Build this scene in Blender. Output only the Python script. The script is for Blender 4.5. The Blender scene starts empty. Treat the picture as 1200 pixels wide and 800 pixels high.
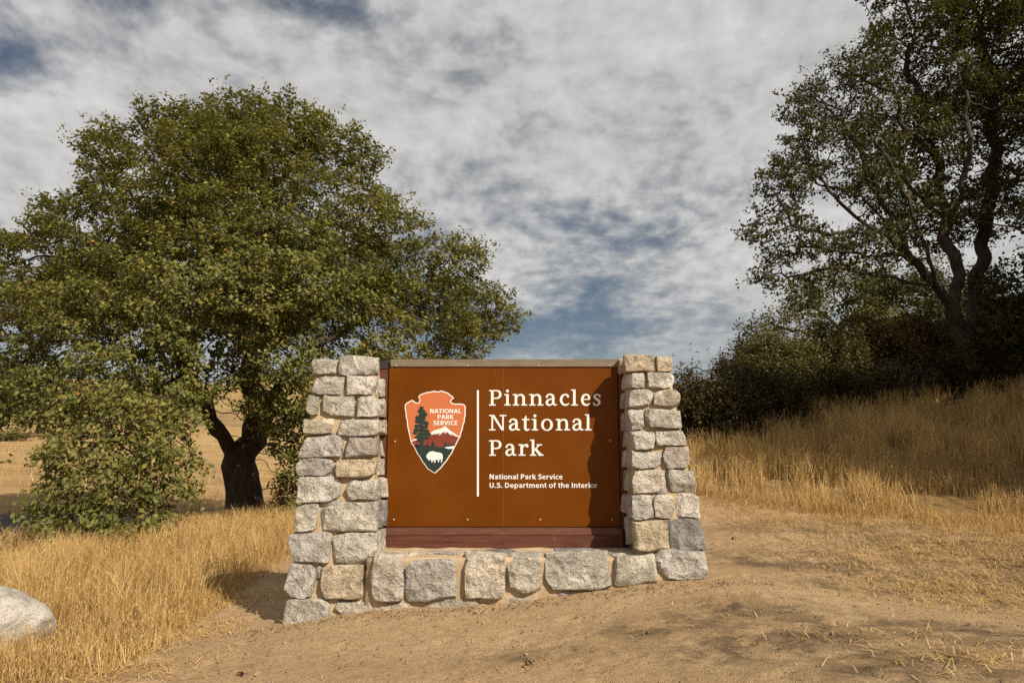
import bpy, math, random
import numpy as np
from mathutils import Vector, noise as mnoise

# ------------------------------------------------------------------ camera, sky, sun, exposure
SC = bpy.context.scene
COL = SC.collection
F = 860.0                      # focal length in pixels of the 1200 px wide photograph
PITCH = math.radians(8.5)
CAMZ = 1.5
cam_d = bpy.data.cameras.new("camera")
cam_d.sensor_width = 36.0
cam_d.lens = 36.0 * F / 1200.0
cam_d.clip_end = 3000.0
cam = bpy.data.objects.new("camera", cam_d)
COL.objects.link(cam)
cam.location = (0, 0, CAMZ)
cam.rotation_euler = (math.radians(90) + PITCH, 0, 0)
SC.camera = cam

SUN = Vector((0.285, -0.33, 0.37)).normalized()      # direction towards the sun
sun_d = bpy.data.lights.new("sun", 'SUN')
sun_d.energy = 5.0
sun_d.angle = math.radians(0.55)
sun_d.color = (1.0, 0.895, 0.75)
sun = bpy.data.objects.new("sun", sun_d)
COL.objects.link(sun)
sun.rotation_euler = SUN.to_track_quat('Z', 'Y').to_euler()

SC.view_settings.view_transform = 'Standard'
SC.view_settings.look = 'None'
SC.view_settings.exposure = 0.32
SC.view_settings.gamma = 1.0


class NT:
    """Small node-tree writer."""
    def __init__(s, tree):
        s.t = tree
        tree.nodes.clear()

    def n(s, typ, ins=None, **props):
        nd = s.t.nodes.new(typ)
        for k, v in props.items():
            setattr(nd, k, v)
        for k, v in (ins or {}).items():
            sock = nd.inputs[k]
            if isinstance(v, bpy.types.NodeSocket):
                s.t.links.new(v, sock)
            else:
                sock.default_value = v
        return nd

    def math(s, op, a, b=0.0, c=0.0, clamp=False):
        nd = s.n('ShaderNodeMath', {0: a, 1: b, 2: c}, operation=op, use_clamp=clamp)
        return nd.outputs[0]

    def vmath(s, op, a, b=(0, 0, 0)):
        return s.n('ShaderNodeVectorMath', {0: a, 1: b}, operation=op).outputs[0]

    def noise(s, vec, scale, detail=4.0, rough=0.55, dist=0.0):
        return s.n('ShaderNodeTexNoise', {'Vector': vec, 'Scale': scale, 'Detail': detail,
                                          'Roughness': rough, 'Distortion': dist}).outputs[0]

    def ramp(s, fac, stops, interp='LINEAR'):
        nd = s.n('ShaderNodeValToRGB', {0: fac})
        cr = nd.color_ramp
        cr.interpolation = interp
        while len(cr.elements) < len(stops):
            cr.elements.new(0.5)
        for e, (p, c) in zip(cr.elements, stops):
            e.position = p
            e.color = c if len(c) == 4 else (*c, 1.0)
        return nd.outputs[0]

    def maprange(s, v, a, b, c=0.0, d=1.0, smooth=True):
        return s.n('ShaderNodeMapRange', {0: v, 1: a, 2: b, 3: c, 4: d},
                   interpolation_type='SMOOTHSTEP' if smooth else 'LINEAR').outputs[0]

    def mix(s, fac, a, b, blend='MIX'):
        nd = s.n('ShaderNodeMix', {0: fac}, data_type='RGBA', blend_type=blend)
        for i, v in ((6, a), (7, b)):
            if isinstance(v, bpy.types.NodeSocket):
                s.t.links.new(v, nd.inputs[i])
            else:
                nd.inputs[i].default_value = v if len(v) == 4 else (*v, 1.0)
        return nd.outputs[2]


world = bpy.data.worlds.new("World")
SC.world = world
world.use_nodes = True
w = NT(world.node_tree)
sky = w.n('ShaderNodeTexSky', sky_type='NISHITA', sun_disc=False)
sky.sun_elevation = math.asin(SUN.z)
sky.sun_rotation = math.atan2(SUN.x, SUN.y)
sky.altitude = 300.0
sky.dust_density = 0.6
gen = w.n('ShaderNodeTexCoord').outputs['Generated']
sep = w.n('ShaderNodeSeparateXYZ', {0: gen})
zz = w.math('MAXIMUM', sep.outputs[2], 0.0)
den = w.math('ADD', zz, 0.24)
uv = w.n('ShaderNodeCombineXYZ', {0: w.math('DIVIDE', sep.outputs[0], den),
                                  1: w.math('DIVIDE', sep.outputs[1], den), 2: 0.0}).outputs[0]
warp = w.n('ShaderNodeTexNoise', {'Vector': uv, 'Scale': 2.2, 'Detail': 3.0})
uvw = w.vmath('ADD', uv, w.vmath('MULTIPLY', warp.outputs['Color'], (0.12, 0.12, 0.0)))
big = w.noise(w.vmath('ADD', uvw, (3.1, 1.7, 0.0)), 0.9, 3.0, 0.5)
mid = w.noise(w.vmath('ADD', uvw, (7.3, 2.2, 0.0)), 3.6, 6.0, 0.58)
puff = w.noise(w.vmath('MULTIPLY', uvw, (1.25, 1.0, 1.0)), 15.0, 6.0, 0.56, 0.0)
dens = w.math('ADD', w.math('MULTIPLY', big, 0.85), w.math('MULTIPLY', mid, 0.75))
dens = w.math('ADD', dens, w.math('MULTIPLY', puff, 0.38))
# thin places in the cloud sheet, each a direction in the sky
for (gu, gv_, su, sv, amt) in ((0.30, 1.76, 0.36, 0.20, 0.26), (-0.27, 1.07, 0.10, 0.06, 0.30), (-0.86, 1.12, 0.12, 0.14, 0.26), (-0.02, 1.12, 0.05, 0.05, 0.14), (0.16, 2.45, 0.7, 0.36, 0.30)):
    dd_ = w.vmath('MULTIPLY', w.vmath('SUBTRACT', uvw, (gu + 0.06, gv_ + 0.06, 0.0)), (1 / su, 1 / sv, 0.0))
    ln2 = w.n('ShaderNodeVectorMath', {0: dd_, 1: dd_}, operation='DOT_PRODUCT').outputs['Value']
    dens = w.math('SUBTRACT', dens, w.math('MULTIPLY', w.math('POWER', 2.718, w.math('MULTIPLY', ln2, -1.0)), amt))
cover = w.maprange(dens, 0.55, 0.98)
lowfade = w.maprange(sep.outputs[2], 0.08, 0.24, 0.42, 1.0)
cover = w.math('MULTIPLY', cover, lowfade)
shade = w.math('ADD', w.math('MULTIPLY', mid, 0.42), w.math('ADD', w.math('MULTIPLY', puff, 0.40), w.math('MULTIPLY', big, 0.23)))
cloudcol = w.ramp(shade, [(0.34, (0.42, 0.42, 0.424)), (0.50, (0.60, 0.59, 0.576)), (0.64, (0.76, 0.745, 0.725))])
skycol = w.n('ShaderNodeVectorMath', {0: sky.outputs[0], 'Scale': 0.052}, operation='SCALE').outputs[0]
skycol = w.mix(0.12, skycol, (0.20, 0.22, 0.235))
bgcol = w.mix(w.math('MULTIPLY', cover, 0.95), skycol, cloudcol)
bg = w.n('ShaderNodeBackground', {'Color': bgcol, 'Strength': 0.75})
w.n('ShaderNodeOutputWorld', {'Surface': bg.outputs[0]})

# ------------------------------------------------------------------ helpers
CP, SP = math.cos(PITCH), math.sin(PITCH)


def ray(px, py):
    x = (px - 600.0) / F
    y = (400.0 - py) / F
    return np.array((x, CP - y * SP, SP + y * CP))


def at(px, py, Y):
    """The point at distance Y (m, along +Y) that a surveyed photo position stands for."""
    d = ray(px, py)
    t = Y / d[1]
    return np.array((d[0] * t, Y, CAMZ + d[2] * t))


def link(o, parent=None, label=None, cat=None, group=None, kind=None):
    COL.objects.link(o)
    if parent is not None:
        o.parent = parent
    if label:
        o["label"] = label
    if cat:
        o["category"] = cat
    if group:
        o["group"] = group
    if kind:
        o["kind"] = kind
    return o


def empty(name, loc, **kw):
    o = bpy.data.objects.new(name, None)
    o.location = loc
    o.empty_display_size = 0.2
    return link(o, **kw)


def mesh_np(name, verts, faces, mat=None, smooth=False, attrs=None):
    """verts (n,3), faces (m,k) arrays -> mesh, fast."""
    verts = np.ascontiguousarray(verts, np.float32)
    faces = np.ascontiguousarray(faces, np.int32)
    me = bpy.data.meshes.new(name)
    m, k = faces.shape
    me.vertices.add(len(verts))
    me.vertices.foreach_set("co", verts.ravel())
    me.loops.add(m * k)
    me.loops.foreach_set("vertex_index", faces.ravel())
    me.polygons.add(m)
    me.polygons.foreach_set("loop_start", np.arange(0, m * k, k, dtype=np.int32))
    for an, av in (attrs or {}).items():
        a = me.attributes.new(an, 'FLOAT', 'POINT')
        a.data.foreach_set("value", np.ascontiguousarray(av, np.float32))
    me.update(calc_edges=True)
    if smooth:
        me.polygons.foreach_set("use_smooth", np.ones(m, bool))
    if mat:
        me.materials.append(mat)
    return me


def obj_np(name, verts, faces, mat, parent=None, smooth=False, attrs=None, origin=None, **kw):
    if origin is not None:
        verts = np.asarray(verts) - np.asarray(origin)
    o = bpy.data.objects.new(name, mesh_np(name, verts, faces, mat, smooth, attrs))
    if origin is not None:
        o.location = Vector(origin) - (parent.location if parent else Vector())
    return link(o, parent, **kw)


def obj_py(name, verts, faces, mat, parent=None, smooth=False, **kw):
    """faces of any size"""
    me = bpy.data.meshes.new(name)
    me.from_pydata([tuple(map(float, v)) for v in verts], [], [tuple(f) for f in faces])
    me.materials.append(mat)
    if smooth:
        me.polygons.foreach_set("use_smooth", np.ones(len(me.polygons), bool))
    me.update()
    o = bpy.data.objects.new(name, me)
    return link(o, parent, **kw)


def box(name, lo, hi, mat, parent=None, bev=0.0, **kw):
    """box in world axes, given in the parent's local frame when parented; chamfered edges"""
    lo, hi = np.array(lo, float), np.array(hi, float)
    c, h = (lo + hi) / 2, (hi - lo) / 2
    if bev <= 0:
        v = [c + h * np.array((sx, sy, sz)) for sx in (-1, 1) for sy in (-1, 1) for sz in (-1, 1)]
        f = [(0, 1, 3, 2), (4, 6, 7, 5), (0, 4, 5, 1), (2, 3, 7, 6), (0, 2, 6, 4), (1, 5, 7, 3)]
        return obj_py(name, v, f, mat, parent, **kw)
    import bmesh
    bm = bmesh.new()
    bmesh.ops.create_cube(bm, size=2.0)
    for vv in bm.verts:
        vv.co = Vector(c + h * np.array(vv.co))
    bmesh.ops.bevel(bm, geom=list(bm.edges), offset=bev, segments=2, affect='EDGES')
    me = bpy.data.meshes.new(name)
    bm.to_mesh(me)
    bm.free()
    me.materials.append(mat)
    return link(bpy.data.objects.new(name, me), parent, **kw)


def mat_new(name):
    m = bpy.data.materials.new(name)
    m.use_nodes = True
    return m, NT(m.node_tree)


def finish(m, nt, color, rough=0.8, bump=None, bstr=0.3, bdist=0.01, spec=0.3, sheen=0.0, transl=None, coat=0.0):
    ins = {'Base Color': color, 'Roughness': rough, 'Specular IOR Level': spec, 'Coat Weight': coat}
    if bump is not None:
        ins['Normal'] = nt.n('ShaderNodeBump', {'Height': bump, 'Strength': bstr, 'Distance': bdist}).outputs[0]
    for k, v in list(ins.items()):
        if k == 'Base Color' and not isinstance(v, bpy.types.NodeSocket):
            ins[k] = (*v, 1.0)[:4]
    p = nt.n('ShaderNodeBsdfPrincipled', ins)
    out = p.outputs[0]
    if transl is not None:
        fac, tcol = transl
        if not isinstance(tcol, bpy.types.NodeSocket):
            tcol = (*tcol, 1.0)[:4]
        tr = nt.n('ShaderNodeBsdfTranslucent', {'Color': tcol})
        out = nt.n('ShaderNodeMixShader', {0: fac, 1: out, 2: tr.outputs[0]}).outputs[0]
    nt.n('ShaderNodeOutputMaterial', {'Surface': out})
    return m


def flat(name, color, rough=0.6, spec=0.3, var=0.12, scale=14.0, bstr=0.0):
    m, t = mat_new(name)
    v = t.n('ShaderNodeTexCoord').outputs['Object']
    nz = t.noise(v, scale, 5.0, 0.6)
    c = t.mix(nz, tuple(max(0, x * (1 - var)) for x in color), tuple(min(1, x * (1 + var)) for x in color))
    return finish(m, t, c, rough, t.noise(v, scale * 6, 3) if bstr else None, bstr, 0.004, spec)


# vectorised value noise ------------------------------------------------
def _h(ix, iy, s):
    n = (ix.astype(np.int64) * 374761393 + iy.astype(np.int64) * 668265263 + s * 974634533) & 0xFFFFFFFF
    n = ((n ^ (n >> 13)) * 1274126177) & 0xFFFFFFFF
    return ((n ^ (n >> 16)) & 0xFFFF) / 65535.0


def vn(x, y, s=0):
    x0, y0 = np.floor(x), np.floor(y)
    fx, fy = x - x0, y - y0
    fx, fy = fx * fx * (3 - 2 * fx), fy * fy * (3 - 2 * fy)
    a = _h(x0, y0, s); b = _h(x0 + 1, y0, s); c = _h(x0, y0 + 1, s); d = _h(x0 + 1, y0 + 1, s)
    return (a + (b - a) * fx) * (1 - fy) + (c + (d - c) * fx) * fy


def fbm(x, y, s=0, o=4):
    r, a, t = 0.0, 1.0, 0.0
    for i in range(o):
        r = r + a * vn(x * 2 ** i + 17.3 * i, y * 2 ** i - 9.1 * i, s + i)
        t += a
        a *= 0.5
    return r / t


def inpoly(x, y, poly):
    ins = np.zeros(np.shape(x), bool)
    n = len(poly)
    for i in range(n):
        x1, y1 = poly[i]
        x2, y2 = poly[(i + 1) % n]
        c = (y1 > y) != (y2 > y)
        xi = (x2 - x1) * (y - y1) / ((y2 - y1) if y2 != y1 else 1e-9) + x1
        ins ^= c & (x < xi)
    return ins


# ------------------------------------------------------------------ terrain
_cp = [at(*p) for p in [
    (335, 731, 6.62), (450, 716, 6.55), (585, 711, 6.52), (700, 693, 6.55), (830, 677, 6.62),
    (600, 800, 4.45), (300, 800, 4.9), (0, 800, 5.3), (900, 800, 4.1), (1200, 800, 3.7),
    (30, 765, 6.4), (150, 690, 9.0), (60, 652, 13.5), (250, 640, 12.5), (285, 606, 19.0),
    (20, 640, 16.8), (30, 602, 24.0), (255, 603, 24.5), (20, 560, 34), (20, 507, 75), (250, 500, 75),
    (900, 605, 9.5), (1000, 640, 8.2), (1100, 700, 6.5), (1200, 640, 8.0), (1200, 610, 9.5),
    (820, 515, 16.0), (1000, 478, 17.0), (1200, 440, 18.5), (830, 585, 10.5)]]
_cp += [np.array(p, float) for p in [
    (0, 12, 0.35), (0, 20, 0.45), (0, 32, -0.1), (0, 60, 2), (12, 26, 4.7), (5.5, 24, 2.7), (25, 20, 6.3), (25, 8, 3.6),
    (30, 40, 8), (3.2, 13, 1.15), (0, -5, -0.2), (8, -5, 0.6), (-10, -5, -0.6), (-30, 10, -1), (-30, -20, -1),
    (30, -20, 2), (-40, 30, -0.3), (-40, 80, 3.7), (40, 80, 8), (0, 100, 5), (-80, 60, 3), (80, 40, 10), (80, -60, 4), (-80, -60, -1)]]
_cp = np.array(_cp)


def _tps(r2):
    return 0.5 * r2 * np.log(r2 + 1e-9)


_n = len(_cp)
_K = _tps(((_cp[:, None, :2] - _cp[None, :, :2]) ** 2).sum(-1)) + np.eye(_n) * 0.02
_A = np.zeros((_n + 3, _n + 3))
_A[:_n, :_n] = _K
_A[:_n, _n] = _A[_n, :_n] = 1
_A[:_n, _n + 1:] = _cp[:, :2]
_A[_n + 1:, :_n] = _cp[:, :2].T
_W = np.linalg.solve(_A, np.concatenate([_cp[:, 2], np.zeros(3)]))


def base_z(x, y):
    x = np.asarray(x, float)
    y = np.asarray(y, float)
    sh = np.broadcast(x, y).shape
    xf, yf = np.broadcast_to(x, sh).ravel(), np.broadcast_to(y, sh).ravel()
    z = np.full(xf.shape, _W[_n]) + _W[_n + 1] * xf + _W[_n + 2] * yf
    for i in range(_n):
        z += _W[i] * _tps((xf - _cp[i, 0]) ** 2 + (yf - _cp[i, 1]) ** 2)
    r = np.hypot(xf, yf)
    t = np.clip((r - 85) / 60, 0, 1)
    t = t * t * (3 - 2 * t)
    return (z * (1 - t) + 3.0 * t).reshape(sh)


def ground_px(px, py, y0=3.0, y1=120.0):
    """where a photo position meets the terrain"""
    d = ray(px, py)
    Y = np.linspace(y0, y1, 4000)
    z = CAMZ + d[2] / d[1] * Y
    g = base_z(d[0] / d[1] * Y, Y)
    i = np.argmax(z < g) if (z < g).any() else len(Y) - 1
    return np.array((d[0] / d[1] * Y[i], Y[i], g[i]))


G = lambda px, py: tuple(ground_px(px, py)[:2])
GRASS_L = [G(60, 812), G(150, 770), G(215, 730), G(255, 703), G(300, 672), G(340, 640), (-2.2, 9.6), (-0.5, 12.0), (1.5, 16),
           (0, 22), (-6, 22), (-12, 16.0), (-20, 13), (-30, 11), (-30, 3), (-9, 3.5), G(-60, 830)]
GRASS_R = [(2.0, 11.6), G(835, 585), G(900, 597), G(1000, 607), G(1080, 612), G(1200, 622), G(1350, 625), (22, 10), (34, 20), (30, 40),
           (8, 34), (2.5, 26), (1.8, 17)]


def grassiness(x, y):
    rng = np.random.default_rng(5)
    g = np.zeros(np.shape(x))
    for i in range(10):
        jx, jy = rng.normal(0, 0.28, 2)
        g += inpoly(x + jx, y + jy, GRASS_L) | inpoly(x + jx, y + jy, GRASS_R)
    g /= 10
    far = np.clip((y - 19) / 4, 0, 1)
    side = np.clip((np.abs(x) - 13) / 4, 0, 1)
    back = np.clip((-y - 2) / 3, 0, 1)
    g = np.maximum.reduce([g, far, side, back])
    return g


def _axis(fine, coarse_lo, coarse_hi, grow, first):
    a = list(np.arange(fine[0], fine[1] + 1e-6, fine[2]))
    s = fine[2]
    while a[-1] < coarse_hi:
        s = min(s * grow, 60)
        a.append(a[-1] + s)
    s = fine[2]
    lo = []
    x = a[0]
    while x > coarse_lo:
        s = min(s * grow, 60)
        x -= s
        lo.append(x)
    return np.array(lo[::-1] + a)


gx = _axis((-3.9, 4.8, 0.033), -900, 900, 1.08, 0)
gy = _axis((3.7, 8.2, 0.031), -700, 1200, 1.075, 0)
GX, GY = np.meshgrid(gx, gy)
GZ = base_z(GX, GY)
GM = grassiness(GX, GY)
near = np.clip(1 - (np.hypot(GX - 0.5, GY - 6.5) - 7) / 6, 0, 1)
GZ += near * (0.030 * (fbm(GX * 1.3, GY * 1.3, 3) - 0.5) + 0.018 * (fbm(GX * 6, GY * 6, 9, 3) - 0.5)
              + 0.008 * (fbm(GX * 16, GY * 16, 13, 2) - 0.5))
_rng = np.random.default_rng(11)
# scuffed footprints
for i in range(190):
    cx, cy = _rng.uniform(-4.2, 5.4), _rng.uniform(3.8, 8.8)
    a = _rng.uniform(0, 6.28)
    L, Wd, dp = _rng.uniform(0.08, 0.15), _rng.uniform(0.03, 0.055), _rng.uniform(0.008, 0.022)
    sl = (np.abs(GX[0] - cx) < 0.5)
    sr = (np.abs(GY[:, 0] - cy) < 0.5)
    sub = np.ix_(sr, sl)
    u = (GX[sub] - cx) * math.cos(a) + (GY[sub] - cy) * math.sin(a)
    v = -(GX[sub] - cx) * math.sin(a) + (GY[sub] - cy) * math.cos(a)
    d = (u / L) ** 2 + (v / Wd) ** 2
    GZ[sub] += -dp * np.exp(-d ** 2) + 0.5 * dp * np.exp(-(np.sqrt(d) - 1.5) ** 2 * 4)
# small burrow pits in the sand
PITS = [(618, 781), (628, 768), (680, 776), (703, 786), (744, 768), (816, 755), (820, 762), (874, 756), (888, 751), (914, 760), (948, 763),
        (974, 746), (990, 754), (1012, 637), (1018, 656), (886, 638), (934, 661), (958, 658), (968, 670), (990, 674), (937, 668), (932, 675),
        (848, 626), (859, 632), (844, 637), (1046, 669), (1090, 788), (703, 799), (284, 790), (760, 742), (1080, 700), (1100, 640), (905, 700)]
for i, (px, py) in enumerate(PITS):
    c = ground_px(px, py)
    rad = (0.024 + 0.012 * ((i * 37) % 10) / 10) * (0.75 + c[1] / 14)
    sub = np.ix_(np.abs(GY[:, 0] - c[1]) < 0.3, np.abs(GX[0] - c[0]) < 0.3)
    d = ((GX[sub] - c[0]) / (rad * 1.5)) ** 2 + ((GY[sub] - c[1]) / (rad * 1.2)) ** 2
    GZ[sub] += -0.05 * np.exp(-d ** 2) + 0.009 * np.exp(-(np.sqrt(d) - 1.7) ** 2 * 3)
# a soft rim of sand heaped against the foot of the masonry is left to the terrain itself
ny_, nx_ = GX.shape
idx = np.arange(ny_ * nx_).reshape(ny_, nx_)
gf = np.stack([idx[:-1, :-1], idx[:-1, 1:], idx[1:, 1:], idx[1:, :-1]], -1).reshape(-1, 4)
gv = np.stack([GX, GY, GZ], -1).reshape(-1, 3)

# darker sand patches, mostly on the right; those at lower right are painted shade
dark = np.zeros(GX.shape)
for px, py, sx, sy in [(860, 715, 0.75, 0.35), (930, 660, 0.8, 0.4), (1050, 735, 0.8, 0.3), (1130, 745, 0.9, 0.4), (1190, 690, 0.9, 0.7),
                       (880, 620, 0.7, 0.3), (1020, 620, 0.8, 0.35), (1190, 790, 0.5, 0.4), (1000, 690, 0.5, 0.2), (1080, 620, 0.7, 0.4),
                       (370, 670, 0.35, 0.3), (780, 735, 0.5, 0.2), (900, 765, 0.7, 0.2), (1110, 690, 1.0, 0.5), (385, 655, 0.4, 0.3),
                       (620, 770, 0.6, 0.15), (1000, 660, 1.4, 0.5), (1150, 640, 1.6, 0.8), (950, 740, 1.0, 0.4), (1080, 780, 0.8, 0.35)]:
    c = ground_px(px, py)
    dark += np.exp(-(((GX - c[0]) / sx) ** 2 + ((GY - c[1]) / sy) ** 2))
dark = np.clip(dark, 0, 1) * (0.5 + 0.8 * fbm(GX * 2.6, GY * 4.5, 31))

m_ground, t = mat_new("sandy_ground")
v = t.n('ShaderNodeTexCoord').outputs['Object']
ag = t.n('ShaderNodeAttribute', attribute_name='grassy').outputs['Fac']
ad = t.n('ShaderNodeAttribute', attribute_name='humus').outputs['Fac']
n1 = t.noise(v, 0.9, 6, 0.6)
n2 = t.noise(v, 9.0, 6, 0.65)
n3 = t.noise(v, 90.0, 4, 0.7)
n4 = t.noise(v, 260.0, 2, 0.6)
sand = t.ramp(n1, [(0.25, (0.44, 0.286, 0.150)), (0.5, (0.55, 0.375, 0.205)), (0.75, (0.61, 0.435, 0.250))])
sand = t.mix(t.maprange(n2, 0.35, 0.75, 0, 0.55), sand, (0.36, 0.235, 0.126))
sand = t.mix(t.maprange(n3, 0.47, 0.66, 0, 0.60), sand, (0.23, 0.155, 0.085))
sand = t.mix(t.maprange(t.noise(v, 32.0, 5, 0.7), 0.53, 0.66, 0, 0.55), sand, (0.215, 0.145, 0.08))
sand = t.mix(t.maprange(n4, 0.60, 0.75, 0, 0.55), sand, (0.62, 0.46, 0.29))
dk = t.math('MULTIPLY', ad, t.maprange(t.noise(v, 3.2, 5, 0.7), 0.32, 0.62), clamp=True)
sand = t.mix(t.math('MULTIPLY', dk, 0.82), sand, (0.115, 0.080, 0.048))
straw = t.ramp(t.noise(v, 2.2, 6, 0.65), [(0.3, (0.17, 0.105, 0.042)), (0.55, (0.30, 0.19, 0.078)), (0.8, (0.42, 0.285, 0.125))])
straw = t.mix(t.maprange(n3, 0.45, 0.7, 0, 0.6), straw, (0.20, 0.115, 0.045))
af = t.n('ShaderNodeAttribute', attribute_name='field').outputs['Fac']
fieldc = t.ramp(t.noise(t.vmath('MULTIPLY', v, (0.35, 1.0, 1.0)), 0.5, 7, 0.7), [(0.3, (0.24, 0.150, 0.064)), (0.55, (0.36, 0.238, 0.110)), (0.75, (0.44, 0.31, 0.155))])
straw = t.mix(af, straw, fieldc)
gmask = t.maprange(t.math('ADD', ag, t.math('MULTIPLY', t.math('SUBTRACT', n2, 0.5), 0.9)), 0.25, 0.75)
gc = t.mix(gmask, sand, straw)
hb = t.math('ADD', t.math('MULTIPLY', n2, 0.8), t.math('ADD', t.math('MULTIPLY', n3, 0.5), t.math('MULTIPLY', n4, 0.12)))
finish(m_ground, t, gc, 0.95, hb, 1.0, 0.05, 0.1)
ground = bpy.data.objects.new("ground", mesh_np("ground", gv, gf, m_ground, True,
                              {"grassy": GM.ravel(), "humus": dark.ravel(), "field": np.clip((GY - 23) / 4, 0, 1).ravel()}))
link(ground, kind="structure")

# asphalt road past the oak
m_road, t = mat_new("asphalt")
v = t.n('ShaderNodeTexCoord').outputs['Object']
rc = t.ramp(t.noise(v, 40, 4, 0.7), [(0.3, (0.022, 0.021, 0.020)), (0.7, (0.045, 0.043, 0.040))])
finish(m_road, t, rc, 0.85, t.noise(v, 120, 2), 0.4, 0.01)
_rc = np.array([(-70, 8), (-40, 15.0), (-20, 19.2), (-13, 21.0), (-9.0, 24.0), (-4, 29.5), (4, 39), (20, 60), (40, 90)], float)
tt = np.linspace(0, len(_rc) - 1, 260)
cx = np.interp(tt, range(len(_rc)), _rc[:, 0])
cy = np.interp(tt, range(len(_rc)), _rc[:, 1])
for _ in range(14):
    cx[1:-1] = (cx[:-2] + 2 * cx[1:-1] + cx[2:]) / 4
    cy[1:-1] = (cy[:-2] + 2 * cy[1:-1] + cy[2:]) / 4
dx, dy = np.gradient(cx), np.gradient(cy)
ln = np.hypot(dx, dy)
nxr, nyr = -dy / ln, dx / ln
RW = np.linspace(-3.1, 3.1, 9)
rx = cx[:, None] + nxr[:, None] * RW
ry = cy[:, None] + nyr[:, None] * RW
rz = base_z(rx, ry) + 0.06
ri = np.arange(rx.size).reshape(rx.shape)
rf = np.stack([ri[:-1, :-1], ri[1:, :-1], ri[1:, 1:], ri[:-1, 1:]], -1).reshape(-1, 4)
road = obj_np("road", np.stack([rx, ry, rz], -1).reshape(-1, 3), rf, m_road, smooth=True, kind="structure")

# dry hills behind the field
m_hill, t = mat_new("dry_hillside")
v = t.n('ShaderNodeTexCoord').outputs['Object']
hc = t.ramp(t.noise(v, 0.03, 8, 0.65), [(0.35, (0.16, 0.115, 0.05)), (0.5, (0.28, 0.18, 0.07)), (0.7, (0.36, 0.24, 0.10))])
hc = t.mix(t.maprange(t.noise(v, 0.16, 5, 0.7), 0.55, 0.65), hc, (0.055, 0.05, 0.025))
finish(m_hill, t, hc, 0.95, t.noise(v, 0.8, 4), 0.6, 0.8)
hx = np.linspace(-420, 420, 170)
hy = np.linspace(120, 420, 60)
HX, HY = np.meshgrid(hx, hy)
rise = np.clip((HY - 120) / 120, 0, 1)
HZ = -1 + rise * (13 + 16 * fbm(HX / 90, HY / 90, 41) - 0.012 * HX) + 1.5 * (fbm(HX / 14, HY / 14, 43) - .5) * rise
hi = np.arange(HX.size).reshape(HX.shape)
hf = np.stack([hi[:-1, :-1], hi[:-1, 1:], hi[1:, 1:], hi[1:, :-1]], -1).reshape(-1, 4)
obj_np("hills", np.stack([HX, HY, HZ], -1).reshape(-1, 3), hf, m_hill, smooth=True, kind="structure")

# ------------------------------------------------------------------ masonry
m_stone, t = mat_new("granite")
v = t.n('ShaderNodeTexCoord').outputs['Object']
info = t.n('ShaderNodeObjectInfo')
off = t.n('ShaderNodeCombineXYZ', {0: t.math('MULTIPLY', info.outputs['Random'], 37.0), 1: t.math('MULTIPLY', info.outputs['Random'], 91.0), 2: 0.0}).outputs[0]
v = t.vmath('ADD', v, off)
s1 = t.noise(v, 5.0, 6, 0.65, 0.4)
s2 = t.noise(v, 62.0, 4, 0.7)
s3 = t.n('ShaderNodeTexVoronoi', {'Vector': v, 'Scale': 70.0}).outputs['Distance']
s4 = t.noise(v, 24.0, 5, 0.75)
bc = t.mix(t.maprange(s1, 0.32, 0.68), t.vmath('MULTIPLY', info.outputs['Color'], (0.72, 0.70, 0.68)), t.vmath('MULTIPLY', info.outputs['Color'], (1.18, 1.18, 1.18)))
bc = t.mix(t.maprange(s2, 0.52, 0.66, 0, 0.62), bc, (0.11, 0.105, 0.10))
bc = t.mix(t.maprange(s3, 0.25, 0.05, 0, 0.40), bc, (0.66, 0.63, 0.58))
bc = t.mix(t.maprange(s4, 0.55, 0.68, 0, 0.65), bc, (0.13, 0.12, 0.105))
bc = t.mix(t.maprange(t.noise(v, 3.3, 4, 0.7), 0.60, 0.75, 0, 0.35), bc, (0.36, 0.26, 0.15))
fct = t.n('ShaderNodeTexVoronoi', {'Vector': t.vmath('ADD', v, t.vmath('MULTIPLY', t.n('ShaderNodeTexNoise', {'Vector': v, 'Scale': 9.0, 'Detail': 3.0}).outputs['Color'], (0.12, 0.12, 0.12))), 'Scale': 9.0, 'Randomness': 1.0}).outputs['Distance']
crk = t.maprange(t.math('ABSOLUTE', t.math('SUBTRACT', t.noise(v, 3.6, 3, 0.5, 1.2), 0.5)), 0.0, 0.018)
bc = t.mix(t.math('MULTIPLY', t.math('SUBTRACT', 1.0, crk), 0.26), bc, (0.12, 0.11, 0.095))
sb = t.math('ADD', t.math('MULTIPLY', s4, 0.9), t.math('ADD', t.math('MULTIPLY', s2, 0.25), t.math('MULTIPLY', s1, 1.2)))
sb = t.math('ADD', sb, t.math('ADD', t.math('MULTIPLY', fct, 1.2), t.math('MULTIPLY', crk, 0.10)))
finish(m_stone, t, bc, 0.9, sb, 1.0, 0.045, 0.2)

m_mortar, t = mat_new("sandy_mortar")
v = t.n('ShaderNodeTexCoord').outputs['Object']
mc = t.ramp(t.noise(v, 7, 6, 0.65), [(0.3, (0.34, 0.245, 0.145)), (0.6, (0.47, 0.355, 0.225)), (0.8, (0.54, 0.43, 0.29))])
mc = t.mix(t.maprange(t.noise(v, 130, 3, 0.7), 0.55, 0.72, 0, 0.4), mc, (0.22, 0.17, 0.12))
finish(m_mortar, t, mc, 0.95, t.math('ADD', t.noise(v, 14, 5, 0.7), t.math('MULTIPLY', t.noise(v, 120, 3), 0.3)), 0.8, 0.02, 0.15)

TV = np.array([-1, -0.94, -0.78, -0.5, -0.17, 0.17, 0.5, 0.78, 0.94, 1.0])


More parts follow.
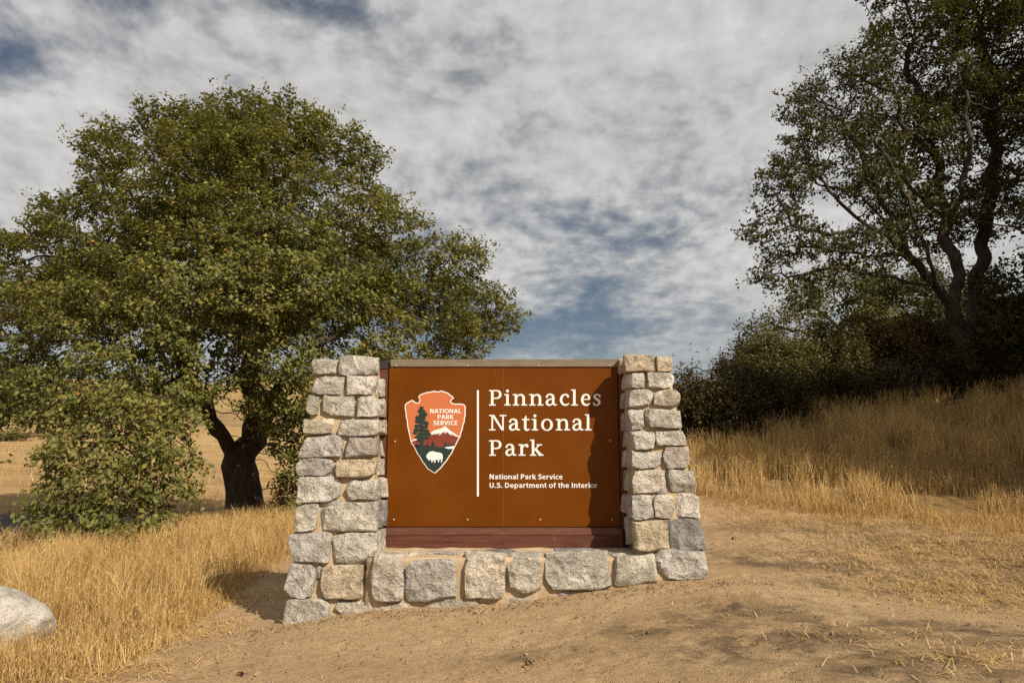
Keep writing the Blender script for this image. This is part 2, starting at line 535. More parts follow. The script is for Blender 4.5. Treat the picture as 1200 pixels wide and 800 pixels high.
def cube_grid(ts):
    """closed quad grid over the unit cube surface with welded corners"""
    k = len(ts)
    key, verts, faces = {}, [], []

    def vid(i, j, l):
        q = (i, j, l)
        if q not in key:
            key[q] = len(verts)
            verts.append((ts[i], ts[j], ts[l]))
        return key[q]
    e = k - 1
    for a in range(e):
        for b in range(e):
            faces.append((vid(a, 0, b), vid(a + 1, 0, b), vid(a + 1, 0, b + 1), vid(a, 0, b + 1)))
            faces.append((vid(a, e, b), vid(a, e, b + 1), vid(a + 1, e, b + 1), vid(a + 1, e, b)))
            faces.append((vid(0, a, b), vid(0, a, b + 1), vid(0, a + 1, b + 1), vid(0, a + 1, b)))
            faces.append((vid(e, a, b), vid(e, a + 1, b), vid(e, a + 1, b + 1), vid(e, a, b + 1)))
            faces.append((vid(a, b, 0), vid(a, b + 1, 0), vid(a + 1, b + 1, 0), vid(a + 1, b, 0)))
            faces.append((vid(a, b, e), vid(a + 1, b, e), vid(a + 1, b + 1, e), vid(a, b + 1, e)))
    return np.array(verts), np.array(faces)


CGV, CGF = cube_grid(TV)
CGV2, CGF2 = cube_grid(np.array([-1, -0.85, -0.4, 0.4, 0.85, 1.0]))

TONES = {'g': (0.49, 0.46, 0.405), 'w': (0.56, 0.52, 0.45), 't': (0.48, 0.395, 0.275), 'd': (0.29, 0.28, 0.265), 'p': (0.44, 0.385, 0.345),
         'c': (0.58, 0.51, 0.415)}


def stone_pts(h, seed, shear=(0, 0), fine=True, slump=0.0):
    """irregular, chipped, rounded block of half sizes h centred on 0"""
    rng = np.random.default_rng(seed)
    h = np.array(h, float) * np.array((1.025, 1.0, 1.03))
    P = (CGV if fine else CGV2).copy()
    # skewed corners
    cor = rng.uniform(-1, 1, (2, 2, 2, 3)) * np.array((0.11, 0.10, 0.13))
    if slump:
        cor *= slump
    u = (P + 1) / 2
    dsp = np.zeros_like(P)
    for i in (0, 1):
        for j in (0, 1):
            for k in (0, 1):
                wgt = ((u[:, 0] if i else 1 - u[:, 0]) * (u[:, 1] if j else 1 - u[:, 1]) * (u[:, 2] if k else 1 - u[:, 2]))[:, None]
                dsp += wgt * cor[i, j, k]
    Q = (P + dsp * 0.9) * h
    r = min(h) * rng.uniform(0.14, 0.30)
    r = min(r, 0.032)
    inner = np.clip(Q, -(h - r), h - r)
    d = Q - inner
    L = np.linalg.norm(d, axis=1, keepdims=True)
    Q = np.where(L > 1e-6, inner + d / np.maximum(L, 1e-6) * np.minimum(L, r), Q)
    # chiselled facets
    for _ in range(11):
        nrm = rng.normal(0, 1, 3) * np.array((1, 0.9, 1))
        nrm /= np.linalg.norm(nrm)
        lim = np.abs(nrm * h).sum() * rng.uniform(0.72, 0.90)
        over = Q @ nrm - lim
        Q -= np.where(over > 0, over, 0)[:, None] * nrm
    sd = Vector(rng.uniform(-50, 50, 3))
    for i in range(len(Q)):
        p = Vector(Q[i])
        n1_ = mnoise.noise_vector(p * 7 + sd)
        n2_ = mnoise.noise_vector(p * 22 + sd)
        rg = 1 - abs(mnoise.noise(p * 11 + sd)) * 2
        Q[i] += np.array(n1_) * 0.014 + np.array(n2_) * 0.0075
        Q[i] *= 1 + 0.015 * rg
    Q[:, 0] += Q[:, 2] * shear[0]
    Q[:, 1] += Q[:, 2] * shear[1]
    return Q


_seed = [100]


def stone(parent, c, h, tone='g', shear=(0, 0), fine=True, rot=0.0, jit=True):
    _seed[0] += 1
    rng = np.random.default_rng(_seed[0])
    me = mesh_np("stone", stone_pts(h, _seed[0], shear, fine), CGF if fine else CGF2, m_stone, True)
    me.set_sharp_from_angle(angle=math.radians(24))
    o = bpy.data.objects.new("stone", me)
    o.location = Vector(c)
    o.rotation_euler = (0, rot, 0)
    k = rng.uniform(0.86, 1.12)
    b = TONES[tone]
    o.color = (min(1, b[0] * k), min(1, b[1] * k), min(1, b[2] * k * rng.uniform(0.93, 1.05)), 1)
    return link(o, parent)


def mortar_block(name, lo_b, hi_b, lo_t, hi_t, zb, zt, mat, parent, seed, n=14, amp=0.009):
    """tapered mortar body: bottom rectangle lo_b..hi_b, top rectangle lo_t..hi_t, uneven faces"""
    V, Fc = cube_grid(np.linspace(-1, 1, n))
    u = (V + 1) / 2
    x0 = lo_b[0] + (lo_t[0] - lo_b[0]) * u[:, 2]
    x1 = hi_b[0] + (hi_t[0] - hi_b[0]) * u[:, 2]
    y0 = lo_b[1] + (lo_t[1] - lo_b[1]) * u[:, 2]
    y1 = hi_b[1] + (hi_t[1] - hi_b[1]) * u[:, 2]
    P = np.stack([x0 + (x1 - x0) * u[:, 0], y0 + (y1 - y0) * u[:, 1], zb + (zt - zb) * u[:, 2]], -1)
    sd = Vector((seed * 3.1, seed * 1.7, seed))
    for i in range(len(P)):
        P[i] += np.array(mnoise.noise_vector(Vector(P[i]) * 9 + sd)) * amp * 1.3 + np.array(mnoise.noise_vector(Vector(P[i]) * 26 + sd)) * amp * .6
    return obj_np(name, P, Fc, mat, parent, True)


YP = 7.20                       # face of the sign panel
ZB = -0.45
mono = empty("stone_monument", (0, 0, 0),
             label="granite block monument of two tapered pillars joined by a low plinth, holding the brown sign", cat="monument")


def pillar_front(z, y_top, y_bot, z_top, z_bot):
    return y_bot + (y_top - y_bot) * (z - z_bot) / (z_top - z_bot)


def front_pt(px, py):
    """point on the battered front face of a pillar"""
    Y = 6.75
    for _ in range(4):
        p = at(px, py, Y)
        Y = 6.62 + (6.88 - 6.62) * np.clip((p[2] - 0.0) / 2.4, -0.2, 1.1)
    return at(px, py, Y)


def build_pillar(rows, chips, inner_sign, seed):
    """rows: list of stone rectangles in photo positions with a tone; inner_sign +1 if the sign lies to +x"""
    allp = [front_pt(x, y) for row in rows for (x0, y0, x1, y1, tn) in row for x, y in ((x0, y0), (x1, y1))]
    allp = np.array(allp)
    top, bot = rows[0], rows[-1]
    tl, tr = front_pt(top[0][0], (top[0][1] + top[0][3]) / 2), front_pt(top[-1][2], (top[-1][1] + top[-1][3]) / 2)
    bl, br = front_pt(bot[0][0], (bot[0][1] + bot[0][3]) / 2), front_pt(bot[-1][2], (bot[-1][1] + bot[-1][3]) / 2)
    zt = allp[:, 2].max()
    dep_t, dep_b = 0.66, 0.98
    g = 0.034
    # extrapolate the mortar core
    def lerp(a, b, z):
        f = (z - b[2]) / (a[2] - b[2])
        return b + (a - b) * f
    zlo, zhi = ZB, zt - 0.035
    L0, L1 = lerp(tl, bl, zlo), lerp(tl, bl, zhi)
    R0, R1 = lerp(tr, br, zlo), lerp(tr, br, zhi)
    core = mortar_block("pillar", (L0[0] + g, L0[1] + g), (R0[0] - g, L0[1] + dep_b - g),
                        (L1[0] + g, L1[1] + g), (R1[0] - g, L1[1] + dep_t - g), zlo, zhi, m_mortar, mono, seed)
    rng = np.random.default_rng(seed)
    for ri_, row in enumerate(rows):
        zc_row = []
        for k, (x0, y0, x1, y1, tn) in enumerate(row):
            a, b = front_pt(x0, y1), front_pt(x1, y0)
            c2 = (a + b) / 2
            hx_, hz_ = (b[0] - a[0]) / 2 - 0.004, (b[2] - a[2]) / 2 - 0.003
            first, last = k == 0, k == len(row) - 1
            dep = (0.34 if (ri_ + k) % 2 else 0.22) if (first or last) else 0.2
            shx = 0.0
            outer = (first and inner_sign > 0) or (last and inner_sign < 0)
            if outer:
                shx = inner_sign * 0.05
            stone(core, (c2[0], c2[1] - 0.022 + rng.uniform(-0.014, 0.010) + dep / 2, c2[2]), (hx_, dep / 2, hz_), tn, (shx, 0.10), rot=rng.normal(0, 0.012))
            zc_row.append((a[2], b[2], a[0], b[0], dep, c2[1], tn))
        zl = np.mean([q[0] for q in zc_row])
        zh = np.mean([q[1] for q in zc_row])
        f = ((zl + zh) / 2 - zlo) / (zhi - zlo)
        depth = dep_b + (dep_t - dep_b) * f
        yf = zc_row[0][5]
        yb = yf + depth
        hz_ = (zh - zl) / 2 - 0.006
        # stones on both flanks and on the back
        for xs, q, sgn in ((zc_row[0][2], zc_row[0], -1), (zc_row[-1][3], zc_row[-1], 1)):
            y = yf + q[4] + 0.005
            rest = yb - 0.16 - y
            nst = max(1, int(round(rest / 0.3)))
            cuts = np.linspace(0, rest, nst + 1)
            for s in range(nst):
                ln_ = cuts[s + 1] - cuts[s] - 0.022
                stone(core, (xs - sgn * 0.085, y + (cuts[s] + cuts[s + 1]) / 2, (zl + zh) / 2), (0.10, ln_ / 2, hz_),
                      rng.choice(list('ggwwtdc')), (-sgn * 0.06, 0), fine=False)
        xl, xr = zc_row[0][2], zc_row[-1][3]
        cut = xl + (xr - xl) * rng.uniform(0.38, 0.62)
        for xa, xb in ((xl, cut), (cut, xr)):
            stone(core, ((xa + xb) / 2, yb - 0.08, (zl + zh) / 2), ((xb - xa) / 2 - 0.012, 0.10, hz_), rng.choice(list('ggwwtdc')), (0, -0.05), fine=False)
    for (x0, y0, x1, y1, tn) in chips:
        a, b = front_pt(x0, y1), front_pt(x1, y0)
        c2 = (a + b) / 2
        stone(core, (c2[0], c2[1] + 0.05, c2[2]), ((b[0] - a[0]) / 2, 0.05, (b[2] - a[2]) / 2), tn, (0, 0.1), fine=False)
    return core


ROWS_L = [
    [(364, 420, 395, 439, 'g'), (396, 417, 442, 440, 'w')],
    [(363, 440.5, 403.5, 462, 'g'), (405, 440, 442, 463, 'w')],
    [(359, 463, 374, 486, 'g'), (377, 463.5, 415.5, 488, 'g'), (418, 464, 443, 490, 'w')],
    [(353, 488.5, 391, 508, 'c'), (392.5, 491.5, 443, 511, 'w')],
    [(350, 509.5, 403, 535.5, 'w'), (404.5, 512, 440, 536.5, 'p')],
    [(348, 537, 391, 557, 'g'), (393, 538, 440, 560, 't')],
    [(346, 558.5, 400, 588, 'w'), (405, 561, 443, 585.5, 'w')],
    [(344, 590, 373, 622.5, 'g'), (375, 588, 443, 622, 'w')],
    [(337, 624, 387.5, 659.5, 'w'), (386.5, 624, 443, 660, 'w')],
    [(334.5, 661.5, 371, 700, 'w'), (374.5, 661.5, 431, 702, 't')],
    [(333, 702, 388, 732, 'w'), (392, 704, 440, 722, 'c')],
]
CHIPS_L = [(389, 555, 398, 563, 'w'), (379, 586, 403, 592, 'g'), (369.5, 662, 377, 679, 'g')]
ROWS_R = [
    [(732, 415, 768.5, 436, 't'), (769.5, 418, 789, 435, 't')],
    [(734, 437, 755, 455, 'w'), (758.5, 436, 791, 454, 'w')],
    [(736, 456, 765, 478, 'w'), (767, 456, 795, 476.5, 'c')],
    [(737.5, 480, 756, 503.5, 'g'), (757, 479, 797.5, 502, 'g')],
    [(740, 504, 767.5, 526, 'w'), (769, 502, 803.5, 522, 'w')],
    [(740, 527.5, 776, 549, 'w'), (777, 523, 809, 550, 'p')],
    [(741, 551, 780, 578, 'c'), (782, 551, 814, 576.5, 'g')],
    [(740, 580, 764, 609, 'g'), (766, 579, 789, 606.5, 'c'), (791, 577.5, 819.5, 606.5, 'w')],
    [(742, 610, 783.5, 646, 't'), (785.5, 608, 824.5, 644.5, 'd')],
]
CHIPS_R = [(771, 571, 782, 578, 'g'), (778, 608, 786, 617, 'd')]
pl = build_pillar(ROWS_L, CHIPS_L, 1, 7)
pl["label"] = "pillar beside the oak, its lowest course set deepest in the sand"
pr = build_pillar(ROWS_R, CHIPS_R, -1, 8)
pr["label"] = "pillar beside the dark brush, casting its shadow across the panel"

# plinth between and under the pillars: front wall, sloping mortar wash on top
YF = 6.60
p0, p1 = at(425, 655, YF), at(831, 650, YF)
zl_ = at(500, 655, YF)[2]
pcore_v, pcore_f = cube_grid(np.linspace(-1, 1, 26))
u = (pcore_v + 1) / 2
X = (at(428, 690, YF)[0]) + (at(829, 670, YF)[0] - 0.03 - at(428, 690, YF)[0]) * u[:, 0]
Yb = YF + 0.035 + (7.62 - YF) * u[:, 1]
ztop = zl_ + 0.0 + (0.60 - zl_) * np.clip((Yb - YF) / 0.52, 0, 1)
Z = ZB + (ztop - ZB) * u[:, 2]
P = np.stack([X, Yb, Z], -1)
for i in range(len(P)):
    P[i] += np.array(mnoise.noise_vector(Vector(P[i]) * 8)) * 0.013 + np.array(mnoise.noise_vector(Vector(P[i]) * 24)) * 0.006
plinth = obj_np("plinth", P, pcore_f, m_mortar, mono, True)
PL = [(432.5, 651, 474, 704, 'c'), (475, 656, 533.5, 703, 'g'), (540, 650, 591.5, 701, 'c'), (596, 652, 634, 696, 'w'),
      (639, 650, 718, 690.5, 'g'), (721, 651, 770, 687.5, 'w'), (768.5, 646, 829.5, 679, 'w'),
      (493, 702, 568, 718, 'c'), (440, 705, 482, 720, 'c'), (585, 702, 640, 716, 'c'), (650, 693, 715, 709, 'g')]
for k, (x0, y0, x1, y1, tn) in enumerate(PL):
    a, b = at(x0, y1, YF), at(x1, y0, YF)
    c2 = (a + b) / 2
    dep = 0.30 if k < 7 else 0.2
    pr_ = 0.024 if k < 7 else -0.012
    if k == 6:
        dep = 0.62
    stone(plinth, (c2[0], c2[1] - pr_ + dep / 2, c2[2]), ((b[0] - a[0]) / 2, dep / 2, (b[2] - a[2]) / 2), tn, rot=random.Random(k).uniform(-.03, .03))
# flat stones bedded in the wash
for x0, x1, yy, tn in [(500, 540, 645.5, 'g'), (545, 566, 643, 'g'), (570, 606, 642, 'd'), (612, 636, 646, 'g'), (648, 697, 640.5, 'd'), (699, 724, 644.5, 'd'), (470, 492, 646, 'c')]:
    for _ in range(1):
        Yq = 6.86
        q0, q1 = at(x0, yy, Yq), at(x1, yy, Yq)
        f = (yy - 637) / 18
        Yq = 7.06 - f * 0.42
        q0, q1 = at(x0, yy, Yq), at(x1, yy, Yq)
    zq = zl_ + (0.60 - zl_) * np.clip((Yq - YF - 0.035) / 0.52, 0, 1)
    stone(plinth, ((q0[0] + q1[0]) / 2, Yq, zq - 0.012), ((q1[0] - q0[0]) / 2, 0.085, 0.026), tn, fine=False)
# flank and back of the plinth, seen only from the side
rr = random.Random(4)
xe = at(829, 660, YF)[0]
for z_ in (0.30,):
    y = YF + 0.63
    while y < 7.5:
        l_ = rr.uniform(0.22, 0.36)
        stone(plinth, (xe - 0.07, y + l_ / 2, z_ + 0.10), (0.10, l_ / 2 - 0.012, 0.16), rr.choice('gwwtc'), fine=False)
        y += l_
x = at(428, 690, YF)[0]
while x < xe - 0.3:
    l_ = rr.uniform(0.3, 0.5)
    for z_ in (0.05, 0.38):
        stone(plinth, (x + l_ / 2, 7.62, z_), (l_ / 2 - 0.012, 0.10, 0.155), rr.choice('gwwtc'), fine=False)
    x += l_

# ------------------------------------------------------------------ sign board
m_panel, t = mat_new("brown_sign_face")
v = t.n('ShaderNodeTexCoord').outputs['Object']
b1 = t.noise(v, 1.8, 6, 0.6)
b2 = t.noise(t.vmath('MULTIPLY', v, (8, 8, 1.2)), 4.0, 5, 0.6)
cc = t.ramp(b1, [(0.3, (0.108, 0.029, 0.0006)), (0.7, (0.138, 0.038, 0.0009))])
cc = t.mix(t.maprange(b2, 0.55, 0.85, 0, 0.22), cc, (0.22, 0.080, 0.010))
cc = t.mix(t.maprange(t.noise(v, 2.4, 6, 0.7, 0.8), 0.56, 0.80, 0, 0.28), cc, (0.19, 0.080, 0.014))
scr = t.n('ShaderNodeTexNoise', {'Vector': t.vmath('MULTIPLY', v, (1, 1, 1)), 'Scale': 60.0, 'Detail': 3.0}).outputs[0]
cc = t.mix(t.maprange(scr, 0.66, 0.80, 0, 0.4), cc, (0.34, 0.17, 0.06))
finish(m_panel, t, cc, t.maprange(b1, 0.3, 0.7, 0.38, 0.5), None, 0.05, 0.002, 0.12)
m_wood, t = mat_new("stained_redwood")
v = t.n('ShaderNodeTexCoord').outputs['Object']
g1 = t.noise(t.vmath('MULTIPLY', v, (1.2, 14, 14)), 3.0, 6, 0.7, 0.6)
wc = t.ramp(g1, [(0.3, (0.050, 0.016, 0.009)), (0.55, (0.105, 0.034, 0.018)), (0.8, (0.17, 0.070, 0.042))])
wc = t.mix(t.maprange(t.noise(v, 9, 4, .7), 0.6, 0.75, 0, 0.4), wc, (0.20, 0.12, 0.08))
finish(m_wood, t, wc, 0.65, g1, 0.35, 0.006, 0.3)
m_metal, t = mat_new("weathered_metal_strip")
v = t.n('ShaderNodeTexCoord').outputs['Object']
g1 = t.noise(t.vmath('MULTIPLY', v, (2, 10, 10)), 3.0, 5, 0.7)
finish(m_metal, t, t.ramp(g1, [(0.3, (0.13, 0.098, 0.066)), (0.7, (0.215, 0.165, 0.115))]), 0.6, g1, 0.1, 0.003, 0.4)
m_rail_lit, t = mat_new("sunlit_toned_redwood")  # redwood lightened as if sunlit, for the strip on the rail
v = t.n('ShaderNodeTexCoord').outputs['Object']
g1 = t.noise(t.vmath('MULTIPLY', v, (1.2, 14, 14)), 3.0, 6, 0.7, 0.6)
finish(m_rail_lit, t, t.ramp(g1, [(0.3, (0.085, 0.033, 0.020)), (0.7, (0.165, 0.072, 0.045))]), 0.7, g1, 0.3, 0.005, 0.2)
m_black = flat("dark_steel", (0.030, 0.026, 0.023), 0.6)
m_white = flat("sign_white", (0.70, 0.69, 0.665), 0.5, 0.2, 0.04)
m_bolt = flat("bolt_steel", (0.42, 0.40, 0.37), 0.45, 0.5)
m_orange = flat("emblem_orange", (0.48, 0.142, 0.050), 0.5, 0.3, 0.05)
m_maroon = flat("emblem_maroon", (0.185, 0.038, 0.024), 0.5, 0.3, 0.06)
m_green = flat("emblem_dark_green", (0.017, 0.032, 0.026), 0.5, 0.3, 0.06)

sign = empty("sign_board", (0, 0, 0), label="brown entrance sign panel with arrowhead emblem and white lettering, held between the stone pillars",
             cat="sign")
XL, XR = at(451.5, 620, YP)[0], at(727, 620, YP)[0]
XS = at(590, 600, YP)[0]
ZT, ZBt = at(590, 430, YP)[2], at(590, 617, YP)[2]
pa = box("panel", (XL, YP, ZBt), (XS - 0.0015, YP + 0.03, ZT), m_panel, sign, 0.002)
pb = box("panel", (XS + 0.0015, YP + 0.0008, ZBt), (XR, YP + 0.03, ZT), m_panel, sign, 0.002)
box("seam_strip", (XS - 0.004, YP + 0.0025, ZBt + .002), (XS + 0.004, YP + 0.02, ZT - .002), flat("seam_filler", (0.20, 0.075, 0.015)), sign)
ZTT = at(590, 421, YP)[2]
box("top_strip", (XL + 0.01, YP - 0.012, ZT + 0.001), (XR + 0.03, YP + 0.06, ZTT), m_metal, sign, 0.004)
box("backing_board", (XL - 0.03, YP + 0.032, ZBt - 0.02), (XR + 0.03, YP + 0.075, ZTT - 0.02), m_wood, sign, 0.003)
for xa, xb in ((XL - 0.135, XL - 0.012), (XR + 0.012, XR + 0.16)):
    box("side_post", (xa, YP - 0.005, 0.30), (xb, YP + 0.13, ZTT - 0.10), m_wood, sign, 0.006)
    box("post_cap", (xa, YP + 0.0, ZTT - 0.098), (xb, YP + 0.125, ZTT - 0.012), m_black, sign, 0.006)
zb_ = at(590, 627, YP - 0.09)[2]
zr_ = at(590, 639.5, YP - 0.09)[2]
box("bottom_rail", (XL - 0.012, YP - 0.09, zr_ - 0.06), (XR + 0.012, YP + 0.11, zb_), m_wood, sign, 0.008)
box("lit_rail_top", (XL - 0.005, YP - 0.070, zb_ + 0.001), (XR + 0.005, YP + 0.03, ZBt - 0.006), m_rail_lit, sign, 0.004)  # added lighter strip standing in for the sunlit, dusty rail top


def prism_polys(name, polys, d0, th, mat, parent, step=0.0003, cyc=999):
    """flat cut-out shapes (x, z) standing th proud of the panel face"""
    V, Fc = [], []
    for i, pg in enumerate(polys):
        pg = [tuple(p) for p in pg]
        ar = sum(pg[k][0] * pg[(k + 1) % len(pg)][1] - pg[(k + 1) % len(pg)][0] * pg[k][1] for k in range(len(pg)))
        if ar < 0:
            pg = pg[::-1]
        b = len(V)
        n = len(pg)
        yf = YP - d0 - th - step * (i % cyc)
        V += [(x, yf, z) for x, z in pg] + [(x, YP - d0, z) for x, z in pg]
        Fc.append(tuple(range(b, b + n)))
        for k in range(n):
            k2 = (k + 1) % n
            Fc.append((b + k, b + n + k, b + n + k2, b + k2))
    return obj_py(name, V, Fc, mat, parent)


def pxz(px, py):
    p = at(px, py, YP)
    return (p[0], p[2])


def catmull(pts, n=7, closed=False):
    P = [np.array(p, float) for p in pts]
    out = []
    m = len(P)
    segs = m if closed else m - 1
    for i in range(segs):
        if closed:
            a, b, c, d = P[i - 1], P[i], P[(i + 1) % m], P[(i + 2) % m]
        else:
            a, b, c, d = P[max(i - 1, 0)], P[i], P[i + 1], P[min(i + 2, m - 1)]
        for k in range(n):
            s = k / n
            out.append(0.5 * ((2 * b) + (c - a) * s + (2 * a - 5 * b + 4 * c - d) * s * s + (-a + 3 * b - 3 * c + d) * s ** 3))
    if not closed:
        out.append(P[-1])
    return np.array(out)


def ribbon(pts, n=7):
    C = catmull(pts, n)
    d = np.gradient(C[:, :2], axis=0)
    d /= np.linalg.norm(d, axis=1, keepdims=True) + 1e-9
    nr = np.stack([-d[:, 1], d[:, 0]], -1)
    hw = np.maximum(C[:, 2:3], 2) / 2
    return [tuple(p) for p in np.concatenate([C[:, :2] + nr * hw, (C[:, :2] - nr * hw)[::-1]])]


R_ = lambda a, b, c, d: [(a, b), (c, b), (c, d), (a, d)]
B_ = lambda x, y, r: [(x + r * math.cos(k * .5236), y + r * math.sin(k * .5236)) for k in range(12)]


def ring_halves(cx, cy, rx, ry, wx, wy):
    out = []
    for a0 in (-90, 90):
        A = [math.radians(a0 + 180 * k / 14) for k in range(15)]
        o = [(cx + rx * math.cos(a), cy + ry * math.sin(a)) for a in A]
        i = [(cx + (rx - wx) * math.cos(a), cy + (ry - wy) * math.sin(a)) for a in A]
        out.append(o + i[::-1])
    return out


GLYPH = {
    'P': [R_(12, 0, 28, 97), R_(0, 0, 42, 8), R_(0, 89, 30, 97), ribbon([(24, 93, 8), (48, 93, 9), (64, 86, 13), (70, 70, 16), (64, 53, 13), (48, 46, 9), (26, 46, 8)])],
    'i': [R_(12, 0, 28, 72), R_(0, 0, 40, 8), R_(0, 64, 20, 72), B_(20, 91, 9.5)],
    'n': [R_(12, 0, 28, 72), R_(0, 0, 40, 8), R_(0, 64, 20, 72), ribbon([(25, 52, 7), (38, 65, 9), (52, 67, 12), (64, 60, 15), (68, 46, 16), (68, 24, 16), (68, 0, 16)]), R_(52, 0, 90, 8)],
    'a': [ribbon([(9, 54, 9), (18, 67, 9), (32, 70, 10), (46, 64, 14), (51, 50, 16), (51, 30, 16), (52, 14, 15), (60, 5, 11), (74, 6, 6)]),
          ribbon([(51, 43, 7), (32, 40, 9), (16, 31, 13), (11, 18, 15), (17, 6, 12), (32, 4, 10), (51, 15, 7)]), B_(11, 55, 7)],
    'c': [ribbon([(58, 58, 11), (48, 68, 10), (37, 69, 10), (20, 60, 14), (12, 36, 16), (20, 13, 14), (37, 4, 12), (50, 6, 9), (62, 15, 6)]), B_(55, 57, 7.5)],
    'l': [R_(12, 0, 28, 101), R_(0, 0, 42, 8), R_(0, 93, 20, 101)],
    'e': [R_(14, 36, 56, 42.5), ribbon([(56, 38, 10), (54, 56, 13), (44, 67, 11), (34, 69, 10), (20, 61, 14), (12, 37, 16), (19, 13, 15), (36, 4, 12), (50, 7, 9), (63, 16, 6)])],
    's': [ribbon([(45, 55, 7), (37, 67, 8), (26, 69, 9), (13, 63, 13), (12, 51, 14), (25, 40, 16), (38, 30, 16), (42, 18, 14), (34, 6, 11), (22, 3, 9), (10, 8, 8), (5, 20, 6)]),
          R_(42, 50, 48, 69), R_(3, 2, 9, 22)],
    'N': [R_(15, 0, 25, 97), R_(82, 0, 92, 97), [(15, 97), (33, 97), (92, 0), (78, 0)], R_(0, 0, 40, 8), R_(0, 89, 30, 97), R_(66, 89, 108, 97)],
    't': [R_(13, 13, 29, 73), [(13, 72), (29, 72), (29, 92), (24, 92)], R_(0, 64, 48, 72), ribbon([(21, 16, 16), (24, 6, 14), (34, 3, 11), (49, 8, 6)])],
    'o': ring_halves(37, 35, 37, 38, 16, 8),
    'r': [R_(12, 0, 28, 72), R_(0, 0, 44, 8), R_(0, 64, 20, 72), ribbon([(25, 48, 7), (34, 62, 9), (46, 68, 12), (58, 65, 13)]), B_(54, 60, 8.5)],
    'k': [R_(12, 0, 28, 101), R_(0, 0, 40, 8), R_(0, 93, 20, 101), ribbon([(26, 32, 8), (42, 50, 8), (60, 68, 8)], 2), R_(42, 64, 76, 72), ribbon([(35, 42, 15), (50, 24, 16), (70, 3, 17)], 2), R_(52, 0, 86, 8)],
}
HEAD = [("Pinnacles", 187, [70, 165, 218, 320, 420, 508, 583, 640, 718]),
        ("National", 342, [70, 190, 275, 337, 395, 487, 587, 669]),
        ("Park", 500, [70, 168, 254, 325])]
ZS = 5.335
for word, basey, xs in HEAD:
    wd = bpy.data.objects.new("heading_lettering", None)
    link(wd, sign)
    for ch, x0 in zip(word, xs):
        polys = [[pxz(560 + (x0 + x) / ZS, 440 + (basey - y) / ZS) for x, y in pg] for pg in GLYPH[ch]]
        prism_polys("letter", polys, 0.0, 0.003, m_white, wd)
prism_polys("divider_bar", [[pxz(558.9, 457), pxz(561.2, 457), pxz(561.2, 581.3), pxz(558.9, 581.3)]], 0.0, 0.003, m_white, sign)


def rb(w_, *pts, n=5):
    return ribbon([(x, y, w_) for x, y in pts], n)


